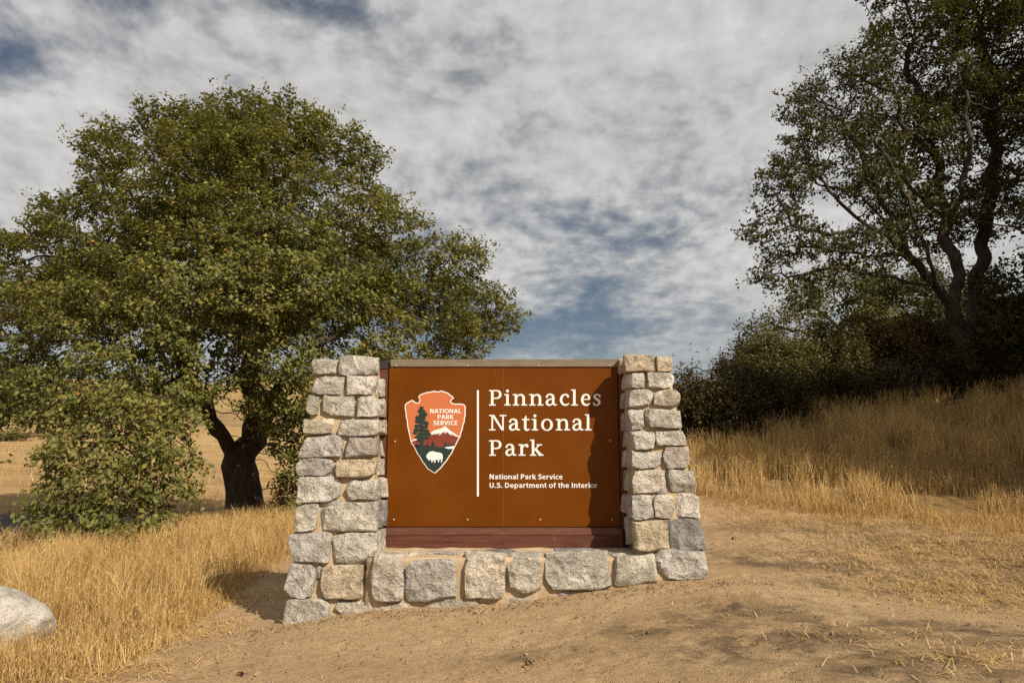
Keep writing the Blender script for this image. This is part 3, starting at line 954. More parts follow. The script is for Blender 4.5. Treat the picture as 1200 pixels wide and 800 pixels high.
SANS = {   # outline pieces on a 100-unit capital height, and the advance width
    'N': ([R_(8, 0, 26, 100), R_(62, 0, 80, 100), [(8, 100), (29, 100), (80, 0), (59, 0)]], 90),
    'a': ([rb(16, (11, 60), (30, 67), (48, 61), (53, 44), (53, 0)), rb(15, (53, 41), (30, 38), (15, 22), (28, 7), (53, 16))], 70),
    't': ([R_(13, 12, 30, 92), R_(2, 60, 44, 74), rb(14, (21, 18), (27, 8), (44, 7))], 48),
    'i': ([R_(8, 0, 26, 74), R_(8, 84, 26, 102)], 35),
    'o': (ring_halves(37, 37, 35, 39, 18, 15), 74),
    'n': ([R_(8, 0, 26, 74), rb(17, (18, 46), (28, 62), (44, 66), (57, 56), (59, 40), (59, 0))], 75),
    'l': ([R_(8, 0, 26, 104)], 35),
    'P': ([R_(8, 0, 27, 100), rb(17, (18, 92), (46, 91), (63, 70), (46, 48), (18, 47))], 74),
    'r': ([R_(8, 0, 26, 74), rb(16, (18, 44), (27, 61), (47, 66))], 52),
    'k': ([R_(8, 0, 26, 104), rb(17, (22, 34), (40, 54), (58, 76), n=2), rb(19, (30, 46), (46, 24), (62, -2), n=2)], 68),
    'S': ([rb(18, (61, 87), (40, 92), (20, 84), (18, 70), (34, 56), (54, 44), (60, 28), (46, 11), (26, 8), (7, 14))], 69),
    'e': ([R_(15, 31, 58, 44), rb(16, (58, 37), (54, 56), (38, 66), (20, 58), (14, 36), (22, 14), (40, 7), (61, 12))], 71),
    'v': ([[(1, 74), (20, 74), (33, 22), (46, 74), (65, 74), (43, 0), (23, 0)]], 67),
    'c': ([rb(16, (57, 62), (40, 67), (20, 58), (14, 37), (20, 15), (40, 7), (57, 12))], 61),
    'U': ([rb(18, (17, 100), (17, 40), (24, 15), (42, 8), (60, 15), (67, 40), (67, 100))], 85),
    '.': ([R_(8, 0, 27, 19)], 36),
    'D': ([R_(8, 0, 26, 100), rb(18, (18, 91), (46, 90), (66, 74), (72, 50), (66, 26), (46, 10), (18, 9))], 88),
    'p': ([R_(8, -28, 26, 74)] + ring_halves(39, 37, 33, 39, 17, 15), 77),
    'm': ([R_(8, 0, 26, 74), rb(17, (18, 46), (28, 62), (42, 66), (54, 56), (56, 40), (56, 0)), rb(17, (56, 46), (66, 62), (80, 66), (92, 56), (94, 40), (94, 0))], 110),
    'f': ([rb(17, (45, 97), (31, 94), (24, 80), (24, 0)), R_(4, 60, 42, 74)], 45),
    'h': ([R_(8, 0, 26, 104), rb(17, (18, 46), (28, 62), (44, 66), (57, 56), (59, 40), (59, 0))], 75),
    'I': ([R_(8, 0, 27, 100)], 36),
    'A': ([[(0, 0), (20, 0), (51, 100), (30, 100)], [(81, 0), (61, 0), (30, 100), (51, 100)], R_(18, 22, 62, 37)], 82),
    'T': ([R_(26, 0, 46, 100), R_(0, 84, 72, 100)], 74),
    'O': (ring_halves(46, 50, 44, 52, 19, 17), 93),
    'L': ([R_(8, 0, 27, 100), R_(8, 0, 58, 16)], 60),
    'R': ([R_(8, 0, 27, 100), rb(17, (18, 92), (46, 91), (62, 71), (46, 50), (18, 49)), rb(20, (36, 48), (50, 26), (66, -2), n=2)], 76),
    'K': ([R_(8, 0, 27, 100), rb(19, (22, 44), (42, 70), (64, 100), n=2), rb(20, (32, 58), (50, 30), (68, 0), n=2)], 74),
    'E': ([R_(8, 0, 27, 100), R_(8, 0, 60, 16), R_(8, 43, 56, 58), R_(8, 84, 60, 100)], 66),
    'V': ([[(0, 100), (21, 100), (38, 24), (55, 100), (76, 100), (48, 0), (28, 0)]], 77),
    'C': ([rb(18, (71, 86), (48, 92), (24, 80), (16, 50), (24, 20), (48, 8), (71, 14))], 77),
    ' ': ([], 32),
}


def sans(name, body, px, py, cap_px, width_px, parent, d0=0.0, align='LEFT'):
    """bold upright sans lettering, fitted to a surveyed width"""
    total = sum(SANS[ch][1] for ch in body)
    k = width_px / total
    x = px - (width_px / 2 if align == 'CENTER' else 0)
    words_ = body.split(' ')
    if len(words_) > 1:
        holder = bpy.data.objects.new(name, None)
        link(holder, parent)
        name, parent = "word", holder
    for wd_ in words_:
        polys = []
        for ch in wd_:
            pcs, adv = SANS[ch]
            polys += [[pxz(x + gx_ * k, py - gy_ * cap_px / 100) for gx_, gy_ in pg] for pg in pcs]
            x += adv * k
        x += SANS[' '][1] * k
        prism_polys(name, polys, d0, 0.002, m_white, parent, step=0.00012, cyc=7)


sans("subtitle_lettering", "National Park Service", 573.2, 561.2, 5.9, 86.5, sign)
sans("subtitle_lettering", "U.S. Department of the Interior", 573.2, 571.2, 5.9, 127.2, sign)

# arrowhead emblem, surveyed in an enlarged view (7.27 units per photo pixel)
E = lambda x, y: pxz(465 + x / 7.27, 450 + y / 7.27)
ARROW = [(182, 104), (204, 84), (250, 68), (290, 62), (320, 56), (352, 62), (380, 53), (412, 64), (440, 73), (456, 90), (478, 104), (488, 120), (470, 134), (460, 146), (470, 158),
         (498, 166), (530, 164), (560, 166), (582, 178), (589, 200), (585, 232), (588, 262), (580, 292), (579, 318), (566, 350), (562, 382), (548, 420), (543, 445),
         (520, 486), (508, 512), (484, 556), (470, 590), (448, 618), (428, 652), (400, 684), (378, 714), (350, 738), (334, 755), (318, 757), (300, 745), (262, 722),
         (240, 690), (212, 652), (196, 620), (172, 590), (150, 540), (120, 496), (112, 460), (95, 384), (88, 350), (86, 312), (76, 274), (74, 236), (68, 205), (68, 178),
         (82, 160), (104, 146), (130, 134), (146, 142), (162, 155), (188, 157), (194, 132)]
cen = np.array((330, 380.0))


def shrink(p, k=10.0):
    # move each outline point inwards along its own normal
    n = len(p)
    P = np.array(p, float)
    out = []
    for i in range(n):
        d = P[(i + 1) % n] - P[i - 1]
        d /= np.linalg.norm(d)
        out.append(P[i] + np.array((-d[1], d[0])) * k)
    return out


INNER = shrink(ARROW, 9.0)
emb = prism_polys("arrowhead_emblem", [[E(*p) for p in ARROW]], 0.0, 0.002, m_white, sign)
prism_polys("emblem_field", [[E(*p) for p in INNER]], 0.002, 0.0010, m_orange, emb)


def inner_x(y, side):
    xs = []
    n = len(INNER)
    for i in range(n):
        a, b = INNER[i], INNER[(i + 1) % n]
        if (a[1] > y) != (b[1] > y):
            xs.append(a[0] + (b[0] - a[0]) * (y - a[1]) / (b[1] - a[1]))
    return min(xs) if side < 0 else max(xs)


def lower_outline(yl, yr):
    """inner outline from the right at yr down to the tip and up to the left at yl"""
    pts = [(inner_x(yr, 1), yr)]
    tip = max(range(len(INNER)), key=lambda i: INNER[i][1])
    for i in range(0, tip + 1):
        if INNER[i][1] > yr and INNER[i][0] > 320:
            pts.append(tuple(INNER[i]))
    for i in range(tip, len(INNER)):
        if INNER[i][1] > yl and INNER[i][0] <= 332 and i > tip:
            pts.append(tuple(INNER[i]))
    pts.append((inner_x(yl, -1), yl))
    return pts


mount = [(165, 478), (215, 455), (250, 440), (292, 420), (330, 405), (372, 392), (410, 372), (440, 398), (480, 425), (526, 450)]
prism_polys("mountain", [[E(*p) for p in lower_outline(482, 452) + mount]], 0.003, 0.0008, m_maroon, emb)
snow = [[(292, 432), (290, 412), (320, 392), (350, 384), (380, 376), (410, 356), (430, 372), (450, 390), (490, 418), (530, 444), (526, 452), (490, 438), (462, 420), (470, 440), (448, 424),
         (436, 412), (425, 405), (412, 424), (405, 402), (385, 416), (362, 438), (365, 412), (345, 425), (320, 424)],
        [(124, 482), (150, 468), (172, 462), (172, 474), (150, 480), (126, 490)], [(222, 446), (240, 434), (242, 446), (226, 452)]]
prism_polys("snow", [[E(*p) for p in s] for s in snow], 0.0039, 0.0006, m_white, emb)
treel = [(150, 530), (165, 520), (172, 500), (182, 520), (196, 522), (206, 505), (222, 524), (240, 528), (250, 515), (258, 525), (264, 488), (274, 525), (290, 530), (298, 500), (306, 478), (316, 505), (326, 530),
         (350, 536), (400, 536), (406, 505), (414, 478), (424, 512), (432, 522), (438, 495), (446, 520), (456, 500), (462, 522), (472, 500), (478, 520), (490, 508), (500, 520)]
prism_polys("forest_floor", [[E(*p) for p in lower_outline(520, 520) + treel]], 0.0046, 0.0006, m_green, emb)
rt = random.Random(3)
tp = [[(202, 190), (222, 190), (228, 560), (196, 560)]]
for (cx_, cy_, rx_, ry_) in [(212, 205, 18, 17), (200, 228, 22, 16), (228, 232, 20, 13), (205, 262, 20, 16), (240, 258, 22, 18), (178, 285, 22, 18), (220, 290, 28, 18), (180, 318, 26, 18), (230, 326, 38, 18), (252, 336, 22, 14),
                             (180, 356, 34, 18), (235, 366, 36, 16), (165, 385, 26, 14), (205, 390, 40, 16), (255, 400, 26, 16), (160, 412, 24, 12), (215, 425, 44, 16), (268, 425, 26, 14), (185, 450, 34, 14), (240, 455, 40, 14), (200, 475, 34, 14)]:
    tp.append([(cx_ + rx_ * (1 + rt.uniform(-.25, .2)) * math.cos(k * .5236), cy_ + ry_ * (1 + rt.uniform(-.3, .25)) * math.sin(k * .5236)) for k in range(12)])
prism_polys("sequoia_silhouette", [[E(*p) for p in s] for s in tp], 0.0053, 0.0005, m_green, emb, step=0.00006)
prism_polys("lake", [[E(*p) for p in [(404, 540), (430, 532), (465, 530), (496, 522), (490, 536), (478, 550), (440, 550)]]], 0.0053, 0.0008, m_white, emb)
bison = [(252, 612), (258, 596), (266, 590), (274, 578), (290, 572), (308, 570), (326, 574), (346, 580), (366, 582), (382, 588), (391, 600), (392, 622), (388, 646), (385, 666), (376, 666), (378, 648), (372, 636),
         (362, 642), (360, 664), (351, 664), (350, 644), (338, 642), (330, 644), (328, 668), (318, 668), (316, 650), (306, 646), (304, 664), (295, 664), (294, 646), (284, 640), (276, 652), (268, 642), (262, 630), (254, 624)]
prism_polys("bison", [[E(*p) for p in bison]], 0.0053, 0.0008, m_white, emb)
for tx, yb_, wd_ in (("NATIONAL", 247, 268), ("PARK", 297, 138), ("SERVICE", 348, 214)):
    q = 465 + 414 / 7.27
    sans("emblem_lettering", tx, q, 450 + yb_ / 7.27, 37 / 7.27, wd_ / 7.27, emb, d0=0.003, align='CENTER')


def bolt(px, py):
    c = at(px, py, YP)
    V, Fc = [], []
    for r, y in ((0.0085, 0.0), (0.0085, 0.003), (0.005, 0.0055)):
        V += [(c[0] + r * math.cos(k * math.pi / 4), YP - 0.001 - y - (0.012 if py < 430 else 0), c[2] + r * math.sin(k * math.pi / 4)) for k in range(8)]
    for s in range(2):
        for k in range(8):
            Fc.append((s * 8 + k, s * 8 + (k + 1) % 8, s * 8 + 8 + (k + 1) % 8, s * 8 + 8 + k))
    Fc.append(tuple(range(16, 24)))
    obj_py("bolt", V, Fc, m_bolt, sign)


for b in [(464.5, 428.4), (548.4, 428.4), (631, 428.4), (714, 428.4), (461.5, 608.5), (548, 608.5), (633, 608.5), (717.5, 608.5), (715, 516), (463, 517)]:
    bolt(*b)

# ------------------------------------------------------------------ boulder on the grass
m_boulder, t = mat_new("pale_granite_boulder")
v = t.n('ShaderNodeTexCoord').outputs['Object']
a1 = t.noise(v, 4, 7, 0.7, 0.5)
a2 = t.noise(v, 60, 3, 0.6)
bc = t.ramp(a1, [(0.3, (0.18, 0.16, 0.13)), (0.5, (0.42, 0.385, 0.335)), (0.72, (0.54, 0.505, 0.445))])
bc = t.mix(t.maprange(a2, 0.53, 0.68, 0, 0.6), bc, (0.14, 0.13, 0.12))
finish(m_boulder, t, bc, 0.9, t.math('ADD', a1, t.math('MULTIPLY', a2, 0.25)), 0.9, 0.05, 0.2)
V, Fc = cube_grid(np.linspace(-1, 1, 26))
V = V / np.linalg.norm(V, axis=1, keepdims=True)
rng = np.random.default_rng(77)
bo = np.array((-4.98, 6.78, -0.08))
V = V * np.array((0.88, 0.55, 0.47))
for _ in range(14):
    nrm = rng.normal(0, 1, 3)
    nrm /= np.linalg.norm(nrm)
    lim = np.linalg.norm(nrm * np.array((0.88, 0.55, 0.47))) * rng.uniform(0.84, 0.97)
    ov = V @ nrm - lim
    V -= np.where(ov > 0, ov, 0)[:, None] * nrm
for i in range(len(V)):
    p = Vector(V[i])
    V[i] += np.array(mnoise.noise_vector(p * 3)) * 0.045 + np.array(mnoise.noise_vector(p * 9)) * 0.022 + np.array(mnoise.noise_vector(p * 24)) * 0.009
obj_np("boulder", V + bo, Fc, m_boulder, smooth=True, origin=bo, label="pale granite boulder half sunk in the tall golden grass at the picture edge", cat="boulder")

# ------------------------------------------------------------------ trees
def leaf_mat(name, stops, transl=0.36, rough=0.55):
    m, t = mat_new(name)
    tn = t.n('ShaderNodeAttribute', attribute_name='tint').outputs['Fac']
    c = t.ramp(tn, stops)
    return finish(m, t, c, rough, None, spec=0.25, transl=(transl, t.mix(0.5, c, t.mix(1.0, c, (1.0, 1.0, 0.35), 'MULTIPLY'))))


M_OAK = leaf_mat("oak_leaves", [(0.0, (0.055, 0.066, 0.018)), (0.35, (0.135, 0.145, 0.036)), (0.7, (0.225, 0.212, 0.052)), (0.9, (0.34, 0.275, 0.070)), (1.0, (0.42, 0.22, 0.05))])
M_OAK2 = leaf_mat("shaded_oak_leaves", [(0.0, (0.028, 0.034, 0.009)), (0.4, (0.064, 0.068, 0.015)), (0.8, (0.10, 0.092, 0.02)), (0.95, (0.15, 0.10, 0.025)), (1.0, (0.19, 0.10, 0.02))])  # darker copy of the oak leaf colours, with shade put into them
M_BRUSH = leaf_mat("dark_brush_leaves", [(0.0, (0.028, 0.022, 0.008)), (0.5, (0.066, 0.052, 0.015)), (1.0, (0.125, 0.088, 0.028))], 0.25)
M_SAGE = leaf_mat("olive_brush_leaves", [(0.0, (0.055, 0.050, 0.014)), (0.5, (0.115, 0.104, 0.030)), (1.0, (0.19, 0.16, 0.052))], 0.3)
M_RUST = leaf_mat("rusty_brush_leaves", [(0.0, (0.050, 0.034, 0.012)), (0.5, (0.115, 0.075, 0.022)), (1.0, (0.19, 0.125, 0.04))], 0.25)
M_YOUNG = leaf_mat("yellow_green_leaves", [(0.0, (0.08, 0.09, 0.02)), (0.5, (0.17, 0.165, 0.032)), (1.0, (0.27, 0.23, 0.05))], 0.35)

m_bark, t = mat_new("oak_bark")
v = t.n('ShaderNodeTexCoord').outputs['Object']
k1 = t.noise(t.vmath('MULTIPLY', v, (1, 1, 0.28)), 9, 7, 0.75, 0.8)
k2 = t.n('ShaderNodeTexVoronoi', {'Vector': t.vmath('MULTIPLY', v, (1, 1, 0.3)), 'Scale': 16.0}).outputs['Distance']
bk = t.ramp(k1, [(0.3, (0.032, 0.025, 0.019)), (0.55, (0.085, 0.067, 0.052)), (0.8, (0.17, 0.138, 0.108))])
bk = t.mix(t.maprange(k2, 0.12, 0.0, 0, 0.6), bk, (0.04, 0.03, 0.022))
finish(m_bark, t, bk, 0.95, t.math('ADD', k1, t.math('MULTIPLY', k2, 0.7)), 1.0, 0.05, 0.1)


par_count = {}


def grow(attr, seeds, step=0.35, infl=3.5, kill=0.6, iters=140, rng=None, wobble=0.25, sag=0.0):
    """space colonisation; seeds = (positions, parents, minradius)"""
    pos = [np.array(p) for p in seeds[0]]
    par = list(seeds[1])
    A = attr.copy()
    N = np.array(pos)
    near = np.zeros(len(A), int)
    nd = np.full(len(A), 1e9)
    for i in range(len(N)):
        d = np.linalg.norm(A - N[i], axis=1)
        m = d < nd
        nd[m] = d[m]
        near[m] = i
    alive = np.ones(len(A), bool)
    for it in range(iters):
        act = alive & (nd < infl)
        if not act.any():
            if not alive.any():
                break
            infl *= 1.4
            if infl > 30:
                break
            continue
        ids = near[act]
        dv = A[act] - N[ids]
        dv /= np.linalg.norm(dv, axis=1, keepdims=True) + 1e-9
        un, inv = np.unique(ids, return_inverse=True)
        S = np.zeros((len(un), 3))
        np.add.at(S, inv, dv)
        # a node that has forked before heads straight for one of its attractors
        old = np.array([par_count.get(int(j), 0) >= 2 for j in un])
        if old.any():
            one = np.zeros(len(un), int)
            perm = rng.permutation(len(inv))
            one[inv[perm]] = perm
            S[old] = dv[one[old]]
        S = S + rng.normal(0, wobble, S.shape) * np.linalg.norm(S, axis=1, keepdims=True)
        S /= np.linalg.norm(S, axis=1, keepdims=True) + 1e-9
        new = N[un] + S * step
        b = len(N)
        # a node that has already forked often gives up its attractors
        full = np.array([par_count.get(int(j), 0) > 14 for j in un])
        if full.any():
            alive[np.isin(near, un[full])] = False
            un, new = un[~full], new[~full]
            if len(new) == 0:
                continue
        for j in un:
            par_count[int(j)] = par_count.get(int(j), 0) + 1
        par += [int(j) for j in un]
        N = np.concatenate([N, new])
        idx_alive = np.where(alive)[0]
        AA = A[idx_alive]
        for s in range(0, len(new), 256):
            D = np.linalg.norm(AA[:, None] - new[None, s:s + 256], axis=2)
            j = D.argmin(1)
            dm = D[np.arange(len(AA)), j]
            m = dm < nd[idx_alive]
            nd[idx_alive[m]] = dm[m]
            near[idx_alive[m]] = b + s + j[m]
        alive &= ~(nd < kill)
    return N, np.array(par)


def skeleton(polys, step=0.35):
    """polylines with a shared start; returns nodes and parents. Each polyline = (parent polyline, its point number, points)"""
    pos, par, key = [], [], {}
    for pi, (pp, pk, pts) in enumerate(polys):
        if pp is None:
            last = -1
            prev = None
        else:
            last = key[(pp, pk)]
            prev = pos[last]
        for k, p in enumerate(pts):
            p = np.array(p, float)
            if prev is None:
                pos.append(p); par.append(-1); last = len(pos) - 1
            else:
                n = max(1, int(np.linalg.norm(p - prev) / step))
                for s in range(1, n + 1):
                    pos.append(prev + (p - prev) * s / n)
                    par.append(last)
                    last = len(pos) - 1
            prev = p
            key[(pi, k)] = last
    return pos, par


def tree_radii(N, par, tip, expo, rmax=None):
    n = len(N)
    nch = np.zeros(n, int)
    acc = np.zeros(n)
    desc = np.zeros(n, int)
    main = np.full(n, -1)
    r = np.zeros(n)
    best = np.zeros(n)
    for i in range(n - 1, -1, -1):
        if acc[i] == 0:
            acc[i] = tip ** expo
        r[i] = acc[i] ** (1 / expo)
        p = par[i]
        if p >= 0:
            acc[p] += acc[i]
            desc[p] += desc[i] + 1
            if r[i] > best[p]:
                best[p] = r[i]
                main[p] = i
    return r, desc, main


def tubes(N, par, r, main, sel, sides, seed=0, rough=0.0):
    n = len(N)
    d = np.zeros((n, 3))
    ok = par >= 0
    d[ok] = N[ok] - N[par[ok]]
    d[~ok] = (0, 0, 1)
    d /= np.linalg.norm(d, axis=1, keepdims=True) + 1e-9
    # average direction with the main child for smooth rings
    dd = d.copy()
    hm = main >= 0
    dd[hm] += d[main[hm]]
    dd /= np.linalg.norm(dd, axis=1, keepdims=True) + 1e-9
    ref = np.array((0.31, 0.17, 0.05))

    def frame(D):
        alt = np.where(np.abs(D[:, 2:3]) > 0.9, np.array((1.0, 0, 0)), np.array((0, 0, 1.0)))
        alt = np.broadcast_to(np.array((0.92, 0.39, 0.05)), D.shape)
        uu = np.cross(D, alt)
        uu /= np.linalg.norm(uu, axis=1, keepdims=True) + 1e-9
        return uu, np.cross(D, uu)
    ang = np.arange(sides) * 2 * math.pi / sides
    ca, sa = np.cos(ang), np.sin(ang)

    def rings(C, D, R):
        uu, vv = frame(D)
        return C[:, None] + R[:, None, None] * (uu[:, None] * ca[None, :, None] + vv[:, None] * sa[None, :, None])
    ch = sel
    pa = par[ch]
    ismain = main[pa] == ch
    R1 = rings(N[ch], dd[ch], r[ch])
    R0 = rings(N[pa], np.where(ismain[:, None], dd[pa], d[ch]), np.where(ismain, r[pa], np.minimum(r[pa] * 0.9, r[ch] * 1.25)))
    V = np.concatenate([R0, R1], 1).reshape(-1, 3)
    if rough:
        pr = np.sin(V[:, 0] * 9.1 + V[:, 2] * 3) * np.sin(V[:, 1] * 8.3 + 1.7) * np.sin(V[:, 2] * 4.7)
        pr2 = np.sin(V[:, 0] * 21 + 4) * np.sin(V[:, 1] * 19 + V[:, 2] * 5)
        V = V + (pr * rough + pr2 * rough * .5)[:, None] * np.array((1, 1, 0.2))
    m = len(ch)
    b = (np.arange(m) * 2 * sides)[:, None]
    k = np.arange(sides)[None]
    k2 = (k + 1) % sides
    Fc = np.stack([b + k, b + k2, b + sides + k2, b + sides + k], -1).reshape(-1, 4)
    return V, Fc


def leaves(cent, per, sig, size, rng, up=0.5, tint_mu=0.5, clump_tint=None, sag=0.0, outward=None):
    n = len(cent) * per
    C = np.repeat(cent, per, 0) + rng.normal(0, 1, (n, 3)) * np.array(sig)
    nrm = rng.normal(0, 1, (n, 3))
    nrm[:, 2] = np.abs(nrm[:, 2]) + up
    if outward is not None:
        nrm += np.repeat(outward, per, 0) * 0.9
    nrm /= np.linalg.norm(nrm, axis=1, keepdims=True)
    a = np.cross(nrm, rng.normal(0, 1, (n, 3)))
    a /= np.linalg.norm(a, axis=1, keepdims=True) + 1e-9
    b = np.cross(nrm, a)
    s = size * rng.uniform(0.6, 1.3, n)[:, None]
    bend = rng.uniform(-0.15, 0.25, n)[:, None]
    V = np.stack([C - a * s * 0.5, C + b * s * 0.30 + nrm * s * bend + a * s * 0.05, C + a * s * 0.5, C - b * s * 0.30 + nrm * s * bend + a * s * 0.05], 1).reshape(-1, 3)
    Fc = np.arange(n * 4).reshape(-1, 4)
    t_ = rng.normal(tint_mu, 0.17, n)
    if clump_tint is not None:
        t_ += np.repeat(clump_tint, per)
    hot = rng.random(n) < 0.008
    t_[hot] = rng.uniform(0.9, 1.0, hot.sum())
    return V, Fc, np.repeat(np.clip(t_, 0, 1), 4)


def spurs(cent, per, length, rad, rng):
    n = len(cent) * per
    C = np.repeat(cent, per, 0)
    D = rng.normal(0, 1, (n, 3)) + np.array((0, 0, 0.2))
    D /= np.linalg.norm(D, axis=1, keepdims=True)
    E_ = C + D * (length * rng.uniform(0.4, 1.1, n))[:, None]
    u_ = np.cross(D, (0.3, 0.8, 0.52))
    u_ /= np.linalg.norm(u_, axis=1, keepdims=True)
    w_ = np.cross(D, u_)
    ring = [u_, -0.5 * u_ + 0.866 * w_, -0.5 * u_ - 0.866 * w_]
    V = np.stack([C + q * rad for q in ring] + [E_ + q * rad * 0.4 for q in ring], 1).reshape(-1, 3)
    b = np.arange(n)[:, None] * 6
    f = np.array([(0, 1, 4, 3), (1, 2, 5, 4), (2, 0, 3, 5)])
    return V, (b[:, :, None] + f[None]).reshape(-1, 4)


def blob_points(blobs, dens, rng, inner=0.5, sub=12):
    """attractor points in the shells of many small boughs set around each big one"""
    out = []
    for (c, r) in blobs:
        n = max(8, int(dens * r ** 2))
        d = rng.normal(0, 1, (sub, 3))
        d /= np.linalg.norm(d, axis=1, keepdims=True)
        sc_ = c + d * (r * rng.uniform(0.40, 0.78, sub))[:, None]
        sr_ = r * rng.uniform(0.26, 0.52, sub)
        k = rng.choice(sub, n, p=sr_ ** 2 / (sr_ ** 2).sum())
        e = rng.normal(0, 1, (n, 3))
        e /= np.linalg.norm(e, axis=1, keepdims=True)
        out.append(sc_[k] + e * (sr_[k] * rng.uniform(inner ** 3, 1, n) ** (1 / 3))[:, None] * np.array((1.0, 1.0, 0.8)))
    return np.concatenate(out)


def build_tree(name, polys, blobs, seed, leafmat, label, cat="tree", group=None, per=40, sig=0.2, size=0.09, tip=0.008, expo=2.35,
               step=0.35, kill=0.6, dens=60, inner=0.5, leafy_desc=5, tint_mu=0.5, trunk_r=None, spur=2, keep=1.0, floor=None, up=0.5, gnarl=0.0, sprig=0.6, taper=0.92):
    rng = np.random.default_rng(seed)
    par_count.clear()
    attr = blob_points(blobs, dens, rng, inner)
    if floor is not None:
        attr = attr[attr[:, 2] > base_z(attr[:, 0], attr[:, 1]) + floor]
    pos, par = skeleton(polys, step)
    if gnarl:
        sd = Vector((seed, seed * .3, 1))
        pos = [p + np.array(mnoise.noise_vector(Vector(p) * 1.1 + sd)) * gnarl * 2.2 + np.array(mnoise.noise_vector(Vector(p) * 2.7 + sd)) * gnarl for p in pos]
    N, par = grow(attr, (pos, par), step=step, kill=kill, rng=rng)
    r, desc, main = tree_radii(N, par, tip, expo)
    if trunk_r:
        k = trunk_r / r[0]
        f = np.clip((r - tip) / (r[0] - tip), 0, 1)
        r = r * (1 + (k - 1) * f ** 1.6)
    for i in range(len(r)):
        m_ = main[i]
        if m_ >= 0 and r[i] > 0.07 and r[m_] < r[i] * taper:
            r[m_] = r[i] * taper
    base = np.array(polys[0][2][0])
    # flare at the foot
    hgt = N[:, 2] - base[2]
    nearfoot = (np.linalg.norm(N[:, :2] - base[:2], axis=1) < 1.2) & (hgt < 0.9)
    r = np.where(nearfoot, r * (1 + 0.45 * np.clip(1 - hgt / 0.9, 0, 1) ** 2), r)
    root = empty(name, base, label=label, cat=cat, group=group)
    ch = np.where(par >= 0)[0]
    big_ = ch[r[ch] > 0.055]
    sm_ = ch[r[ch] <= 0.055]
    V, Fc = tubes(N, par, r, main, big_, 12, rough=0.03)
    obj_np("trunk", V, Fc, m_bark, root, True, origin=base)
    V, Fc = tubes(N, par, r, main, sm_, 4)
    leafy = (desc <= leafy_desc) & (par >= 0)
    lc = N[leafy]
    if keep < 1:
        lc = lc[rng.random(len(lc)) < keep]
    if spur:
        V2, F2 = spurs(lc, spur, 0.38, 0.0055, rng)
        Fc = np.concatenate([Fc, F2 + len(V)])
        V = np.concatenate([V, V2])
    obj_np("branches", V, Fc, m_bark, root, True, origin=base, kind="stuff")
    cb = np.mean([b[0] for b in blobs], 0)
    ow = lc - cb
    ow /= np.linalg.norm(ow, axis=1, keepdims=True) + 1e-9
    ct = 0.5 * (fbm(lc[:, 0] * 1.3 + lc[:, 1] * 0.7, lc[:, 2] * 1.3, seed) - 0.5)
    V, Fc, ti = leaves(lc, per, sig, size, rng, up, tint_mu, ct, outward=ow)
    if sprig:
        pick = rng.random(len(lc)) < sprig
        sc_ = lc[pick] + (ow[pick] + rng.normal(0, .45, (pick.sum(), 3))) * rng.uniform(0.12, 0.34, pick.sum())[:, None]
        V2, F2, t2 = leaves(sc_, 9, 0.06, size * 0.9, rng, up, tint_mu + 0.05, None)
        Fc = np.concatenate([Fc, F2 + len(V)])
        V = np.concatenate([V, V2])
        ti = np.concatenate([ti, t2])
    obj_np("crown", V, Fc, leafmat, root, False, {"tint": ti}, origin=base, kind="stuff")
    print(name, "nodes", len(N), "leaf nodes", len(lc), "leaves", len(Fc), "trunk r", r[0])
    return root


def PB(lst):
    out = []
    for px, py, Y, rp in lst:
        out.append((at(px, py, Y), rp * Y / F))
    return out


# the big oak behind the sign
gb = lambda p: np.array((p[0], p[1], float(base_z(p[0], p[1])) - 0.15))
b0 = gb(at(287, 605, 18.6))
polys = [
    (None, 0, [b0, at(285, 575, 18.6), at(280, 548, 18.5), at(292, 515, 18.6), at(302, 480, 18.6), at(292, 440, 18.5), at(296, 400, 18.7), at(290, 350, 18.8), at(280, 300, 18.8), at(270, 250, 18.6)]),
    (0, 2, [at(262, 520, 18.2), at(248, 492, 17.8), at(238, 465, 17.4), at(222, 440, 17.2), at(213, 405, 17.2), at(190, 360, 17.3), at(160, 320, 17.6), at(120, 300, 18)]),
    (0, 4, [at(335, 440, 18.4), at(375, 400, 18.4), at(430, 370, 18.6), at(500, 350, 18.8)]),
    (0, 6, [at(330, 350, 17.6), at(370, 310, 17.8), at(410, 260, 18.2)]),
    (0, 7, [at(250, 300, 18.5), at(215, 250, 18.5), at(190, 205, 18.8)]),
    (0, 8, [at(310, 240, 19), at(340, 200, 19.2)]),
    (1, 3, [at(200, 455, 15.9), at(160, 470, 15.0), at(130, 500, 14.2), at(115, 540, 13.9)]),
    (1, 4, [at(150, 420, 16.5), at(90, 400, 16.3), at(20, 400, 16.4)]),
    (0, 5, [at(300, 410, 21), at(290, 360, 22.5), at(280, 310, 23)]),
]
